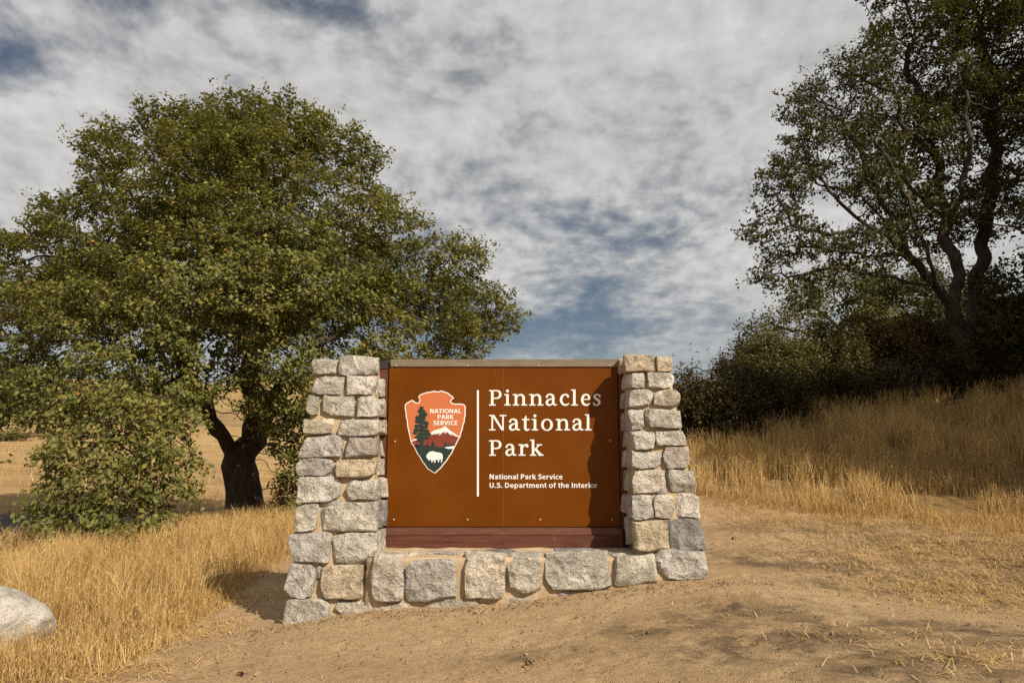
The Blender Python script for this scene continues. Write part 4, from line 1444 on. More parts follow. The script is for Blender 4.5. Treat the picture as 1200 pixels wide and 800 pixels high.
BL = PB([
    (275, 158, 19.4, 58), (215, 160, 19.4, 52), (335, 162, 19.6, 55), (150, 185, 18.8, 48), (385, 175, 19, 45), (125, 215, 18.5, 45), (410, 225, 19, 42),
    (250, 215, 17.3, 62), (330, 235, 17.2, 62), (180, 245, 17.6, 58), (95, 285, 18.4, 55), (405, 285, 18, 62), (40, 305, 18, 48), (-10, 330, 18, 55), (-70, 350, 18, 70),
    (465, 325, 18.5, 58), (525, 312, 19, 48), (565, 345, 19.2, 40), (580, 375, 19.5, 30), (510, 385, 18.5, 52), (445, 390, 17.2, 55), (555, 400, 19, 35),
    (340, 350, 15.8, 60), (255, 345, 15.3, 62), (165, 345, 15.8, 60), (85, 375, 16, 55), (20, 400, 16.2, 50), (-50, 420, 16, 60),
    (345, 440, 16, 48), (300, 400, 16.2, 45), (400, 440, 17.5, 50), (195, 420, 15.5, 48), (110, 440, 15.2, 42), (40, 445, 16, 36), (-10, 455, 16.2, 36),
    (150, 490, 14.5, 50), (195, 530, 14.5, 42), (105, 540, 14.1, 46), (75, 590, 13.8, 34), (145, 585, 13.8, 42), (190, 585, 14.4, 34), (90, 630, 13.5, 28), (155, 630, 13.6, 30),
    (330, 510, 16.8, 30), (345, 560, 17.0, 24), (350, 480, 17, 35), (440, 460, 18, 45), (520, 440, 18.6, 40),
    (300, 290, 16.4, 50), (205, 300, 16.2, 50), (125, 325, 16.8, 46), (385, 330, 16.6, 50), (255, 275, 16.6, 46), (345, 295, 16.6, 45), (60, 465, 15.2, 36), (205, 470, 15.0, 40), (120, 485, 14.6, 42), (345, 525, 17, 34), (352, 575, 17.2, 26), (60, 340, 17.2, 45), (280, 190, 17.8, 50), (440, 430, 16.9, 42), (370, 470, 16.6, 36), (470, 280, 18.6, 38),
    (230, 440, 15.9, 40), (275, 435, 16.2, 40), (310, 465, 16.6, 36), (165, 545, 14.2, 44), (215, 555, 14.6, 34), (70, 545, 14.0, 36), (120, 600, 13.7, 42), (180, 625, 13.9, 30), (60, 610, 13.7, 26), (25, 455, 15.6, 34), (300, 330, 15.6, 48), (210, 385, 15.2, 46), (130, 410, 15.4, 44),
    (120, 182, 18.8, 34), (104, 236, 18.4, 36), (425, 195, 19, 34), (440, 245, 18.8, 34), (15, 288, 18, 36), (300, 148, 18.6, 42), (245, 145, 18.6, 42), (350, 155, 18.8, 40), (190, 152, 18.8, 40), (270, 180, 18, 50), (220, 190, 18, 48), (325, 190, 18, 48), (597, 368, 19.4, 20), (0, 465, 15.6, 34), (48, 478, 15.4, 26), (-25, 475, 16, 36), (95, 455, 15.1, 40), (170, 455, 15.1, 40), (60, 255, 18.3, 34),
    (140, 562, 13.9, 46), (85, 505, 14.6, 34), (180, 500, 14.6, 40),
    (150, 335, 19.5, 50), (190, 345, 20, 50), (225, 360, 20, 46), (262, 372, 20, 46), (330, 330, 20, 50), (100, 340, 19, 46), (310, 300, 19, 50), (190, 270, 19.5, 52), (380, 370, 19.5, 48),
    (280, 250, 22.5, 75), (160, 320, 22.5, 70), (420, 330, 22, 70), (300, 350, 23.5, 75), (70, 370, 22, 65), (520, 370, 21.5, 50)])
build_tree("oak_tree", polys, [(c, r * 1.10) for c, r in BL], 21, M_OAK, "huge spreading olive-green oak with boughs drooping to the grass behind the monument",
           per=24, sig=(0.100, 0.100, 0.065), size=0.106, tip=0.0062, dens=300, kill=0.245, step=0.20, trunk_r=0.43, taper=0.88, gnarl=0.07, tint_mu=0.50, floor=0.12, spur=2)

# oak on the slope: gnarled bare limbs, thin foliage
c0 = gb(at(1132, 446, 18))
polys = [
    (None, 0, [c0, at(1130, 405, 18), at(1118, 365, 17.9), at(1095, 335, 17.8), at(1062, 300, 17.6), at(1030, 275, 17.4), at(990, 245, 17.3), at(955, 205, 17.3)]),
    (0, 2, [at(1120, 320, 18.2), at(1108, 260, 18.4), at(1095, 190, 18.6), at(1080, 120, 18.8), at(1060, 70, 19)]),
    (0, 3, [at(1045, 322, 17.2), at(1005, 318, 17), at(965, 315, 16.8), at(925, 325, 16.8)]),
    (0, 1, [at(1140, 360, 18.4), at(1150, 290, 18.8), at(1165, 210, 19), at(1160, 120, 19.2), at(1150, 40, 19.4)]),
    (0, 4, [at(1040, 240, 17.6), at(1010, 190, 17.8), at(985, 130, 18)]),
    (1, 1, [at(1060, 215, 18.8), at(1035, 160, 19)]),
    (0, 5, [at(975, 275, 17), at(925, 265, 17), at(905, 235, 17)]),
    (0, 3, [at(1065, 290, 18.4), at(1040, 255, 18.6), at(1000, 225, 18.4), at(960, 215, 18.2)]),
    (0, 4, [at(1020, 300, 17.0), at(980, 295, 16.8), at(940, 290, 16.7)]),
    (1, 2, [at(1075, 165, 18), at(1040, 110, 17.8), at(1010, 85, 17.8)]),
    (1, 1, [at(1135, 225, 17.6), at(1140, 160, 17.4), at(1125, 90, 17.6)]),
    (0, 2, [at(1090, 310, 17.2), at(1070, 250, 17.0), at(1045, 190, 17.0), at(1010, 150, 17.0)]),
]
BR = PB([(930, 160, 17.6, 42), (965, 105, 17.8, 45), (1015, 70, 18, 48), (1070, 40, 18.4, 55), (1140, 20, 18.8, 60), (1200, 80, 19, 70), (915, 215, 17.2, 36), (903, 265, 17, 28), (905, 315, 16.8, 28),
         (945, 275, 17, 40), (990, 190, 17.6, 55), (1050, 130, 18.2, 60), (1115, 160, 18.6, 60), (950, 335, 16.8, 28), (1020, 285, 17.2, 42), (1100, 90, 18.6, 55), (1175, 180, 19, 60), (1035, 230, 18, 50),
         (1090, 250, 19, 45), (1060, -20, 18.8, 55), (1140, -60, 19, 70), (1000, 140, 17.4, 40), (960, 170, 17.2, 40), (1000, 340, 17, 30), (1060, 340, 17.4, 26), (1210, -40, 19, 70), (1130, 110, 18.5, 50), (1185, 60, 18.6, 60), (1080, 195, 18.2, 42), (1150, 240, 18.6, 42), (1190, 130, 18, 50), (1100, 20, 18, 45)])
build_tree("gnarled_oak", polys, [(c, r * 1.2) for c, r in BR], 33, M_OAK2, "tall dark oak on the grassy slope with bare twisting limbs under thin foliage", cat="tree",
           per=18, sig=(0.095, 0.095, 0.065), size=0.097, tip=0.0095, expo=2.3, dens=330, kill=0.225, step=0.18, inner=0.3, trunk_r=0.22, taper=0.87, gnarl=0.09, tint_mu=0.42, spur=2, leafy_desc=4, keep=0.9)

# its neighbour, trunk beyond the picture edge, one heavy limb reaching in
d0 = gb(np.array((15.2, 17.0, 0)))
polys = [
    (None, 0, [d0, d0 + (0.1, 0, 1.5), d0 + (0, 0, 3.2), d0 + (-0.4, 0, 5.0), d0 + (-0.8, 0.3, 7.5), d0 + (-1, 0.5, 10)]),
    (0, 2, [at(1300, 285, 16.8), at(1230, 262, 16.6), at(1180, 266, 16.5), at(1135, 258, 16.4), at(1095, 235, 16.4)]),
    (0, 3, [d0 + (2.5, 0, 7), d0 + (4, 0.5, 9)]),
    (0, 1, [d0 + (-2, -0.3, 2.2), d0 + (-3.3, -0.4, 2.2)]),
]
BN = PB([(1230, 150, 17, 75), (1190, 330, 17.2, 42), (1165, 375, 17.2, 36), (1210, 390, 17.4, 45), (1200, 250, 16.8, 42), (1280, 60, 17, 80), (1250, 330, 17, 60), (1310, 200, 17, 80), (1360, 60, 17, 90), (1420, 150, 17, 90),
         (1400, 260, 17, 80), (1260, -60, 17, 80), (1150, 330, 18.6, 30), (1340, -100, 17, 90), (1300, 380, 16.5, 55), (1120, 240, 16.4, 26), (1180, 425, 18, 30), (1230, 440, 17.5, 40)])
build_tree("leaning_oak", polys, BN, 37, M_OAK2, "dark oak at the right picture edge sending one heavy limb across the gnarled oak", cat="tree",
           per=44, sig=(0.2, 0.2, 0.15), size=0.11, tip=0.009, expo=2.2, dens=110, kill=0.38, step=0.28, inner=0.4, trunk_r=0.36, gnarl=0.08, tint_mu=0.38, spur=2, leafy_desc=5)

# oaks out of the picture on the sunny side of the slope: they shade the brush and the upper grass
def simple_oak(name, base, blobs, seed, label, mat, per=26, dens=26, size=0.12, tr=0.4, sig=0.26, h=None, cat="tree", group=None, spur=0, tint=0.45, dmul=4, kill=0.42, step=0.32):
    base = gb(base)
    bl = [(base + np.array(c), r) for c, r in blobs]
    top = max(c[2] for c, r in blobs)
    polys = [(None, 0, [base, base + (0.1, 0.05, top * 0.22), base + (-0.1, 0.1, top * 0.42), base + (0.1, -0.1, top * 0.6)])]
    return build_tree(name, polys, bl, seed, mat, label, cat=cat, group=group, per=per, sig=sig, size=size, tip=0.012, dens=dens * dmul, kill=kill, inner=0.45, step=step,
                      trunk_r=tr, spur=spur, leafy_desc=4, tint_mu=tint)


crown_std = [((0, 0, 6.6), 2.6), ((2.2, 0.6, 5.6), 2.2), ((-2.2, -0.4, 5.4), 2.2), ((0.4, 2.2, 5.4), 2.1), ((-0.2, -2.3, 5.5), 2.1), ((1.4, -1.4, 7.4), 1.8), ((-1.4, 1.2, 7.5), 1.8), ((0, 0, 8.4), 1.7)]
simple_oak("shade_oak", (13.6, 8.4, 0), crown_std, 51, "round-crowned oak beside the clearing shading the upper slope", M_OAK, per=26, dens=22, size=0.25, sig=0.32)
simple_oak("shade_oak", (18.5, 12.0, 0), [((c[0] * 1.2, c[1] * 1.2, c[2] * 1.15), r * 1.2) for c, r in crown_std], 52,
           "broad oak uphill of the clearing shading the trees on the slope", M_OAK, per=26, dens=18, size=0.25, sig=0.32)
simple_oak("shade_oak", (12.9, 6.2, 0), [((c[0] * 0.75, c[1] * 0.75, c[2] + 3.2), r * 0.8) for c, r in crown_std], 53,
           "tall slim oak beside the clearing shading the grass slope", M_OAK, per=36, dens=16, size=0.18, sig=0.3)

simple_oak("shade_oak", (14.4, 12.8, 0), [((c[0] * 0.75, c[1] * 0.75, c[2]), r * 0.8) for c, r in crown_std], 54,
           "slim oak just beyond the picture edge shading the gnarled oak's trunk", M_OAK, per=14, dens=20, size=0.18, sig=0.3)

# sunlit trees showing over the brush, and oaks across the field
simple_oak("slope_tree", at(985, 400, 27), [((0, 0, 2.6), 1.4), ((-1.6, 0, 2.0), 1.2), ((1.9, 0.3, 2.4), 1.4), ((0.6, -1, 1.6), 1.3), ((3.4, 0, 1.8), 1.2), ((-2.8, 0.2, 1.2), 1.0)], 61,
           "sunlit yellow-green tree showing under the gnarled oak's boughs", M_YOUNG, per=30, dens=34, size=0.12, tr=0.2, tint=0.55, kill=0.3, step=0.25, sig=0.2)
simple_oak("slope_tree", at(1090, 390, 26), [((0, 0, 2.2), 1.5), ((-1.6, 0, 1.6), 1.3), ((1.8, 0.3, 1.6), 1.4), ((0, -1, 1.0), 1.2)], 62,
           "olive tree behind the trunk of the gnarled oak", M_OAK2, per=30, dens=34, size=0.12, tr=0.2, kill=0.3, step=0.25, sig=0.2)
far = [((0, 0, 4.6), 2.6), ((2.6, 0, 3.6), 2.2), ((-2.6, 0, 3.6), 2.2), ((0, -2, 3.0), 2.2), ((4.2, 0, 2.2), 1.6), ((-4.2, 0, 2.2), 1.6)]
for k, (px, Y, sc, lb) in enumerate([(-20, 62, 1.15, "dark far oak across the field at the picture edge"), (48, 70, 1.0, "dark far oak across the field beside the drooping boughs"),
                                     (150, 78, 1.0, "far oak across the field hidden behind the big oak's boughs")]):
    p = at(px, 500, Y)
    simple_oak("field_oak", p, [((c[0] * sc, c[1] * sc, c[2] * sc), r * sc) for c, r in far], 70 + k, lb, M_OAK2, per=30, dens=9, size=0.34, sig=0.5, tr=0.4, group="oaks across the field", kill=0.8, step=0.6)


def build_shrub(name, base, blobs, seed, mat, label, per=30, sig=0.12, size=0.05, dens=60, tint=0.5, group=None, spur=2, cat="shrub", gs=0.11):
    base = np.array((base[0], base[1], float(base_z(base[0], base[1])) - 0.05))
    rng = np.random.default_rng(seed)
    bl = [(base + np.array(c), r) for c, r in blobs]
    polys = []
    k = 0
    for c, r in bl:
        p = base + np.array((rng.normal(0, .25), rng.normal(0, .25), 0))
        if k == 0:
            polys.append((None, 0, [p, p + (c - p) * 0.35 + (0, 0, 0.1)]))
        else:
            polys.append((0, 0, [p + (0, 0, 0.05), p + (c - p) * 0.4 + (0, 0, 0.1)]))
        k += 1
    par_count.clear()
    attr = blob_points(bl, dens, rng, 0.45)
    attr = attr[attr[:, 2] > base_z(attr[:, 0], attr[:, 1]) + 0.08]
    pos, par = skeleton(polys, 0.2)
    N, par = grow(attr, (pos, par), step=gs, infl=2.0, kill=gs * 1.25, rng=rng, iters=80, wobble=0.35)
    r, desc, main = tree_radii(N, par, 0.005, 2.3)
    r = np.minimum(r, 0.05)
    root = empty(name, base, label=label, cat=cat, group=group)
    ch = np.where(par >= 0)[0]
    V, Fc = tubes(N, par, r, main, ch, 4)
    lc = N[(desc <= 6) & (par >= 0)]
    V2, F2 = spurs(lc, spur, 0.30, 0.004, rng)
    obj_np("stems", np.concatenate([V, V2]), np.concatenate([Fc, F2 + len(V)]), m_bark, root, True, origin=base, kind="stuff")
    if per:
        ct = 0.3 * (fbm(lc[:, 0] * 1.6, lc[:, 2] * 1.6, seed) - 0.5)
        V, Fc, ti = leaves(lc, per, sig, size, rng, 0.4, tint, ct)
        pick = rng.random(len(lc)) < 0.55
        k_ = pick.sum()
        for f_ in (0.35, 0.7, 1.0):
            up_ = rng.normal(0, 0.10, (k_, 3)) * f_ + np.array((0, 0, 1.0)) * (rng.uniform(0.12, 0.5, k_) * f_)[:, None]
            V2, F2, t2 = leaves(lc[pick] + up_, 4, 0.035, size * 0.85, rng, 0.4, tint + 0.1, None)
            Fc = np.concatenate([Fc, F2 + len(V)])
            V = np.concatenate([V, V2])
            ti = np.concatenate([ti, t2])
        obj_np("foliage", V, Fc, mat, root, False, {"tint": ti}, origin=base, kind="stuff")
    print(name, len(N), len(lc), per * len(lc))
    return root


def sb(px, top, Y, wpx, seed, extra=1.0):
    """blobs for a shrub that spans wpx pixels and reaches the photo height top"""
    c = at(px, top, Y)
    g = float(base_z(c[0], Y))
    H = (c[2] - g)
    Wm = wpx * Y / F
    rng = np.random.default_rng(seed)
    bl = []
    for i in range(7):
        x = rng.uniform(-.5, .5) * Wm * 0.75
        hh = H * rng.uniform(0.45, 0.80) * (1 - 0.5 * abs(x) / (Wm * .5))
        r = max(0.3, min(H * 0.36, Wm * 0.34)) * rng.uniform(0.8, 1.1)
        bl.append(((x, rng.uniform(-.4, .4) * Wm * 0.5, hh), r))
    bl.append(((0, 0, H * 0.70), min(H * 0.34, Wm * 0.36)))
    bl.append(((-Wm * .25, 0, H * 0.25), H * 0.3))
    bl.append(((Wm * .25, 0, H * 0.25), H * 0.3))
    return (c[0], Y, 0), bl


SH = [  # px, top py, Y, width px, material, label, tint
    (818, 430, 15.0, 85, M_BRUSH, "dark brown brush right behind the sunlit pillar", .55),
    (865, 414, 16.0, 95, M_BRUSH, "dark bushy shrub second from the pillar, below the open sky", .5),
    (915, 378, 17.0, 100, M_SAGE, "olive shrub with pale tips under the oak's lowest boughs", .55),
    (965, 366, 17.6, 100, M_SAGE, "tall grey-green shrub under the gnarled oak's spreading limb", .45),
    (1015, 366, 18.4, 95, M_RUST, "rust-brown shrub under the gnarled oak", .6),
    (1065, 366, 18.8, 95, M_RUST, "rusty shrub just downhill of the gnarled oak's trunk", .5),
    (1160, 345, 19.8, 100, M_RUST, "brown shrub uphill of the gnarled oak's trunk", .4),
    (900, 432, 15.6, 90, M_BRUSH, "low dark shrub in front of the olive shrubs", .3),
    (970, 422, 16.2, 95, M_BRUSH, "low blackish shrub at the grass edge", .3),
    (1045, 418, 17.2, 90, M_BRUSH, "low dark shrub at the foot of the rusty shrubs", .35),
    (1195, 335, 18.6, 100, M_BRUSH, "dark shrub in the shade at the right picture edge", .3),
    (885, 398, 18.2, 90, M_RUST, "brownish shrub peeping over the dark brush near the pillar", .55),
    (940, 396, 16.6, 90, M_SAGE, "olive shrub in the middle of the thicket", .5),
    (1105, 372, 20.0, 90, M_SAGE, "olive shrub right behind the gnarled oak's trunk", .4),
    (1112, 408, 17.0, 70, M_BRUSH, "dark shrub pressed against the foot of the gnarled oak's trunk", .4),
    (1150, 398, 17.4, 70, M_BRUSH, "dark shrub just uphill of the gnarled oak's foot", .35),
    (850, 445, 14.8, 90, M_BRUSH, "low dark shrub at the downhill end of the brush", .3),
]
for k, (px, top, Y, wpx, mt, lb, ti) in enumerate(SH):
    base, bl = sb(px, top, Y, wpx, 200 + k)
    build_shrub("brush_shrub", base, bl, 300 + k, mt, lb, per=26, tint=ti, dens=520, size=0.068, sig=(0.09, 0.09, 0.08), group="brush along the foot of the slope")
base, bl = sb(1045, 412, 16.6, 90, 240)
build_shrub("dead_shrub", base, bl, 341, M_RUST, "tangle of bare pale twigs at the edge of the slope grass", per=0, dens=160, spur=3)
base, bl = sb(17, 503, 58, 62, 250)
build_shrub("field_shrub", base, [(c, r) for c, r in bl], 351, M_SAGE, "low grey-green shrub alone in the golden field", per=24, sig=0.3, size=0.2, dens=40, gs=0.35)
base, bl = sb(335, 545, 17.4, 40, 251)
build_shrub("understory_shrub", base, bl, 352, M_RUST, "withered leafy sprout beside the big oak's trunk", per=14, size=0.08, dens=50, tint=0.75)

# ------------------------------------------------------------------ dry grass
def grass_mat(name, stops):
    m, t = mat_new(name)
    tn = t.n('ShaderNodeAttribute', attribute_name='tint').outputs['Fac']
    c = t.ramp(tn, stops)
    return finish(m, t, c, 0.6, None, spec=0.25, transl=(0.35, c))


M_GRASS = grass_mat("dry_grass_blades", [(0.0, (0.17, 0.120, 0.068)), (0.35, (0.41, 0.250, 0.082)), (0.7, (0.59, 0.390, 0.145)), (1.0, (0.72, 0.54, 0.27))])


def blades(x, y, h, wdt, rng, lean=0.35, heads=0.12, tint=None, z=None):
    n = len(x)
    z = base_z(x, y) - 0.01 if z is None else z
    a = rng.uniform(0, 2 * math.pi, n)
    ld = rng.uniform(0, 2 * math.pi, n)
    lm = np.abs(rng.normal(0, lean, n)) * h
    P0 = np.stack([x, y, z], -1)
    L = np.stack([np.cos(ld) * lm, np.sin(ld) * lm, np.zeros(n)], -1)
    up = np.stack([np.zeros(n), np.zeros(n), h], -1)
    side = np.stack([np.cos(a), np.sin(a), np.zeros(n)], -1) * wdt[:, None]
    P1 = P0 + up * 0.5 + L * 0.28
    P2 = P0 + up * 0.96 + L
    V = np.stack([P0 - side * .5, P0 + side * .5, P1 + side * .42, P1 - side * .42, P2 + side * .12, P2 - side * .12], 1)
    b = np.arange(n)[:, None] * 6
    f = np.concatenate([b + np.array([0, 1, 2, 3]), b + np.array([3, 2, 4, 5])], 0)
    tt_ = np.clip(rng.normal(0.5, 0.2, n) if tint is None else tint + rng.normal(0, .24, n), 0, 1)
    T = np.repeat(tt_, 6)
    V = V.reshape(-1, 3)
    # drooping seed heads
    hd = np.where(rng.random(n) < heads)[0]
    m = len(hd)
    if m:
        reps = 3
        hh = np.repeat(hd, reps)
        c = P2[hh] - up[hh] * rng.uniform(0, 0.22, m * reps)[:, None] + rng.normal(0, 0.014, (m * reps, 3))
        s_ = rng.uniform(0.010, 0.019, m * reps)[:, None]
        aa = rng.uniform(0, 6.28, m * reps)
        sd_ = np.stack([np.cos(aa), np.sin(aa), np.zeros(m * reps)], -1)
        dn = np.stack([rng.normal(0, .3, m * reps), rng.normal(0, .3, m * reps), -np.ones(m * reps)], -1)
        Vh = np.stack([c, c + dn * s_ + sd_ * s_ * .28, c + dn * s_ * 2.0, c + dn * s_ - sd_ * s_ * .28], 1).reshape(-1, 3)
        fh = np.arange(m * reps * 4).reshape(-1, 4) + len(V)
        V = np.concatenate([V, Vh])
        f = np.concatenate([f, fh])
        T = np.concatenate([T, np.full(m * reps * 4, 0.85)])
    return V, f, T


def scatter(poly, n, rng, clump=2.2, thr=0.41, bounds=None):
    P_ = np.array(poly)
    lo, hi_ = P_.min(0), P_.max(0)
    if bounds is not None:
        lo = np.maximum(lo, bounds[0]); hi_ = np.minimum(hi_, bounds[1])
    xs_, ys_ = [], []
    tot = 0
    while tot < n:
        x = rng.uniform(lo[0], hi_[0], n * 2)
        y = rng.uniform(lo[1], hi_[1], n * 2)
        vis = np.abs(x) < 0.74 * np.maximum(y, 0) + 1.6
        ok = vis & inpoly(x + 0.9 * (fbm(x * 1.1, y * 1.1, 81, 3) - .5), y + 1.3 * (fbm(x * 1.1, y * 1.1, 85, 3) - .5), poly)
        dn = fbm(x * clump, y * clump, 61, 3)
        ok &= rng.random(len(x)) < np.clip((dn - thr) * 4.5, 0.02, 1)
        ok &= rng.random(len(x)) < np.clip(9.0 / np.maximum(y, 1), 0.15, 1) ** 1.3
        xs_.append(x[ok]); ys_.append(y[ok])
        tot += ok.sum()
    return np.concatenate(xs_)[:n], np.concatenate(ys_)[:n]


def edge_soft(x, y, poly, rng, d=0.35):
    """1 well inside the sward, 0 at its ragged edge"""
    c = np.zeros(len(x))
    for k in range(8):
        c += inpoly(x + d * math.cos(k * .785), y + d * math.sin(k * .785), poly)
    return c / 8


rng = np.random.default_rng(91)
x, y = scatter(GRASS_L, 58000, rng, bounds=((-14, 4.2), (3, 20)))
e = 0.6 * edge_soft(x, y, GRASS_L, rng, 0.3) + 0.4 * edge_soft(x, y, GRASS_L, rng, 0.75)
bfr = np.exp(-(((x + 4.75) / 0.95) ** 2 + ((y - 6.1) / 0.75) ** 2))
kp = rng.random(len(x)) > bfr * 0.93
x, y, e, bfr = x[kp], y[kp], e[kp], bfr[kp]
pat = fbm(x * 0.8, y * 0.8, 71, 3)
h = (0.07 + 0.44 * e ** 1.3 * (0.15 + 1.1 * pat)) * rng.uniform(0.45, 1.3, len(x))
h *= 1 - 0.6 * bfr
V, f, T = blades(x, y, h, 0.0036 * rng.uniform(.7, 1.5, len(x)) * (1 + y / 14), rng, tint=0.18 + 0.40 * pat + 0.42 * fbm(x * 5, y * 5, 95, 2), lean=0.48)
obj_np("dry_grass", V, f, M_GRASS, attrs={"tint": T}, label="tall golden dry grass in front of the big oak", cat="grass", kind="stuff")

x, y = scatter(GRASS_R, 70000, rng, thr=0.37, bounds=((1.5, 8.5), (22, 24)))
e = 0.5 * edge_soft(x, y, GRASS_R, rng, 0.5) + 0.5 * edge_soft(x, y, GRASS_R, rng, 1.5)
pat = fbm(x * 0.7, y * 0.7, 75, 3)
h = (0.05 + 0.50 * e ** 1.6 * (0.2 + 1.0 * pat)) * rng.uniform(0.45, 1.35, len(x))
V, f, T = blades(x, y, h, 0.0036 * rng.uniform(.7, 1.5, len(x)) * (1 + y / 14), rng, tint=0.12 + 0.42 * pat + 0.42 * fbm(x * 4, y * 4, 97, 2), lean=0.36, heads=0.12)
obj_np("dry_grass", V, f, M_GRASS, attrs={"tint": T}, label="dry golden grass climbing the slope below the brush", cat="grass", kind="stuff")

# thin short stubble fraying the edges of both swards
def fringe(line, n, depth, rng):
    P_ = np.array(line)
    k = rng.integers(0, len(P_) - 1, n)
    seg = np.linalg.norm(P_[1:] - P_[:-1], axis=1)
    k = rng.choice(len(seg), n, p=seg / seg.sum())
    f_ = rng.random(n)
    q = P_[k] + (P_[k + 1] - P_[k]) * f_[:, None]
    cen_ = q - np.array((0.0, 1.0)) * (rng.exponential(depth, n) - 0.5)[:, None] + rng.normal(0, 0.12, (n, 2))
    keep_ = rng.random(n) < np.clip((fbm(cen_[:, 0] * 2.4, cen_[:, 1] * 2.4, 111, 3) - 0.36) * 5, 0.04, 1)
    return cen_[keep_, 0], cen_[keep_, 1]


x1, y1 = fringe([G(835, 585), G(900, 597), G(1000, 607), G(1080, 612), G(1200, 622), G(1350, 625)], 24000, 0.62, rng)
x2, y2 = fringe([G(90, 800), G(150, 770), G(215, 730), G(255, 703), G(300, 672), G(335, 645)], 9000, 0.30, rng)
x, y = np.concatenate([x1, x2]), np.concatenate([y1, y2])
ok = ~((x > -2.4) & (x < 2.3) & (y > 6.3) & (y < 7.8))
x, y = x[ok], y[ok]
h = rng.uniform(0.02, 0.10, len(x)) * rng.uniform(0.5, 1.6, len(x))
xi = np.clip(np.searchsorted(gx, x), 0, len(gx) - 1)
yi = np.clip(np.searchsorted(gy, y), 0, len(gy) - 1)
V, f, T = blades(x, y, h, 0.0036 * rng.uniform(.7, 1.4, len(x)), rng, lean=0.9, heads=0.0, tint=np.full(len(x), 0.5), z=GZ[yi, xi] - 0.005)
obj_np("stubble", V, f, M_GRASS, attrs={"tint": T}, label="short dry stubble fraying the edges of the sandy clearing", cat="grass", kind="stuff")

# thin tufts over the far field
n = 9000
y = rng.uniform(24, 75, n) ** 1.0
x = rng.uniform(-0.72, 0.05, n) * y
rd_ = np.min(np.hypot(x[:, None] - cx[None, ::4], y[:, None] - cy[None, ::4]), 1)
ok = (rd_ > 3.6) & (fbm(x * 0.25, y * 0.25, 121, 3) > 0.42)
x, y = x[ok], y[ok]
V, f, T = blades(x, y, rng.uniform(0.12, 0.42, len(x)), 0.02 * rng.uniform(.7, 1.6, len(x)), rng, lean=0.5, heads=0.0, tint=0.25 + 0.6 * fbm(x * 0.3, y * 0.3, 123, 3))
obj_np("field_grass", V, f, M_GRASS, attrs={"tint": T}, label="sparse dry tufts over the golden field beyond the road", cat="grass", kind="stuff")

# straw lying on the edge of the clearing
def straw_patch(cx_, cy_, sx, sy, n):
    return rng.normal(cx_, sx, n), rng.normal(cy_, sy, n)


sxs, sys_ = [], []
for px, py, sx, sy, n in [(870, 590, 0.8, 0.25, 700), (980, 612, 0.9, 0.3, 1300), (1100, 640, 1.0, 0.5, 2200), (1190, 650, 0.8, 0.6, 2400), (1160, 700, 0.6, 0.4, 1500), (1100, 690, 0.5, 0.3, 800), (1180, 770, 0.40, 0.2, 260),
                          (1120, 780, 0.3, 0.15, 80), (270, 705, 0.5, 0.3, 1000), (200, 745, 0.4, 0.3, 1200), (130, 790, 0.35, 0.2, 800), (1030, 655, 0.7, 0.3, 700), (1010, 745, 0.4, 0.1, 120), (360, 668, 0.3, 0.3, 120),
                          (960, 700, 0.8, 0.3, 120), (600, 740, 2.5, 0.8, 160)]:
    c = ground_px(px, py)
    a_, b_ = straw_patch(c[0], c[1], sx, sy, n)
    sxs.append(a_); sys_.append(b_)
x, y = np.concatenate(sxs), np.concatenate(sys_)
ok = ~((x > -2.3) & (x < 2.1) & (y > 6.5) & (y < 7.8))
x, y = x[ok], y[ok]
n = len(x)
# lying stalks follow the built ground
xi = np.clip(np.searchsorted(gx, x), 0, len(gx) - 1)
yi = np.clip(np.searchsorted(gy, y), 0, len(gy) - 1)
z = GZ[yi, xi]
a = rng.uniform(0, 6.28, n)
ln_ = rng.uniform(0.03, 0.16, n)
D = np.stack([np.cos(a) * ln_, np.sin(a) * ln_, rng.uniform(-0.004, 0.04, n)], -1)
S = np.stack([-np.sin(a), np.cos(a), np.zeros(n)], -1) * (0.0026 * rng.uniform(.6, 1.3, n))[:, None]
c = np.stack([x, y, z + 0.008], -1)
M_ = c + D * 0.5 + np.stack([np.zeros(n), np.zeros(n), rng.uniform(0, .015, n)], -1)
V = np.stack([c - S, c + S, M_ + S, M_ - S, c + D + S * .3, c + D - S * .3], 1).reshape(-1, 3)
b = np.arange(n)[:, None] * 6
f = np.concatenate([b + np.array([0, 1, 2, 3]), b + np.array([3, 2, 4, 5])], 0)
obj_np("straw", V, f, M_GRASS, attrs={"tint": np.repeat(rng.uniform(0.3, 1, n), 6)}, label="loose straw strewn over the edges of the sandy clearing", cat="straw", kind="stuff")

# grit on the sand
n = 2600
x, y = rng.uniform(-4.2, 5.4, n), rng.uniform(3.7, 8.6, n)
ok = ~((x > -2.4) & (x < 2.2) & (y > 6.4) & (y < 7.8))
x, y = x[ok], y[ok]
n = len(x)
xi = np.clip(np.searchsorted(gx, x), 0, len(gx) - 1)
yi = np.clip(np.searchsorted(gy, y), 0, len(gy) - 1)
c = np.stack([x, y, GZ[yi, xi] + 0.001], -1)
s_ = np.minimum(rng.lognormal(-5.35, 0.6, n), 0.022)[:, None, None]
octv = np.array([(1, 0, 0), (-1, 0, 0), (0, 1, 0), (0, -1, 0), (0, 0, .7), (0, 0, -.7)])
V = (c[:, None] + octv[None] * s_ * rng.uniform(.6, 1.2, (n, 6, 1))).reshape(-1, 3)
of = np.array([(0, 2, 4), (2, 1, 4), (1, 3, 4), (3, 0, 4), (2, 0, 5), (1, 2, 5), (3, 1, 5), (0, 3, 5)])
f = (np.arange(n)[:, None, None] * 6 + of[None]).reshape(-1, 3)
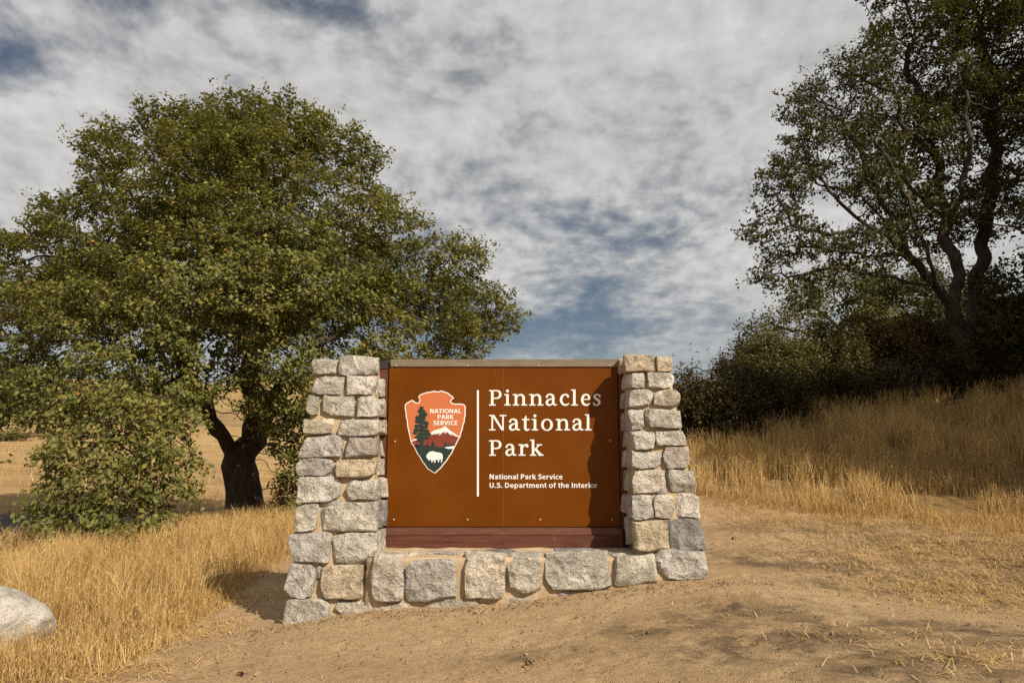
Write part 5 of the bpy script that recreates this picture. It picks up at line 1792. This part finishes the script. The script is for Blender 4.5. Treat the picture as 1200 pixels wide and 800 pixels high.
obj_np("grit", V, f, flat("grit_stone", (0.33, 0.24, 0.15), 0.9, 0.2, 0.5, 3.0), label="small grit and pebbles scattered over the sandy clearing", cat="gravel", kind="stuff")

# dry leaf fragments and bark crumbs blown over the sand
n = 3200
x, y = rng.uniform(-4.0, 5.2, n), rng.uniform(3.8, 8.8, n)
hug = rng.random(n) < 0.25
y[hug] = rng.normal(6.42, 0.10, hug.sum())
x[hug] = rng.uniform(-2.2, 2.2, hug.sum())
ok = ~((x > -2.4) & (x < 2.2) & (y > 6.55) & (y < 7.8))
x, y = x[ok], y[ok]
n = len(x)
xi = np.clip(np.searchsorted(gx, x), 0, len(gx) - 1)
yi = np.clip(np.searchsorted(gy, y), 0, len(gy) - 1)
V, f, T = leaves(np.stack([x, y, GZ[yi, xi] + 0.008], -1), 1, 0.004, 0.022, rng, 1.6, 0.45)
pc = np.array([ground_px(px, py) for px, py in PITS])
pc = pc[(np.abs(pc[:, 0]) < 8)]
xi = np.clip(np.searchsorted(gx, pc[:, 0]), 0, len(gx) - 1)
yi = np.clip(np.searchsorted(gy, pc[:, 1]), 0, len(gy) - 1)
pc[:, 2] = GZ[yi, xi] + 0.012
V2, f2, T2 = leaves(pc, 7, (0.020, 0.014, 0.006), 0.036, rng, 0.1, 0.05)
V, f, T = np.concatenate([V, V2]), np.concatenate([f, f2 + len(V)]), np.concatenate([T, T2])
obj_np("leaf_litter", V, f, leaf_mat("dead_leaf", [(0.0, (0.05, 0.035, 0.02)), (0.6, (0.14, 0.09, 0.05)), (1.0, (0.36, 0.25, 0.14))], 0.1), attrs={"tint": T},
       label="dry leaf crumbs scattered over the sandy clearing", cat="leaf litter", kind="stuff")

SC.cycles.use_denoising = False
SC.cycles.max_bounces = 6
SC.cycles.diffuse_bounces = 3
SC.cycles.transparent_max_bounces = 8
if __name__ != "__main__":
    cnt = {}
    for o in COL.objects:
        if o.type == 'MESH':
            k = o.name.split('.')[0] + (":" + o.parent.name if o.parent else "")
            cnt[k] = cnt.get(k, 0) + len(o.data.loops) - 2 * len(o.data.polygons)
    print(sum(cnt.values()), sorted(cnt.items(), key=lambda q: -q[1])[:22])
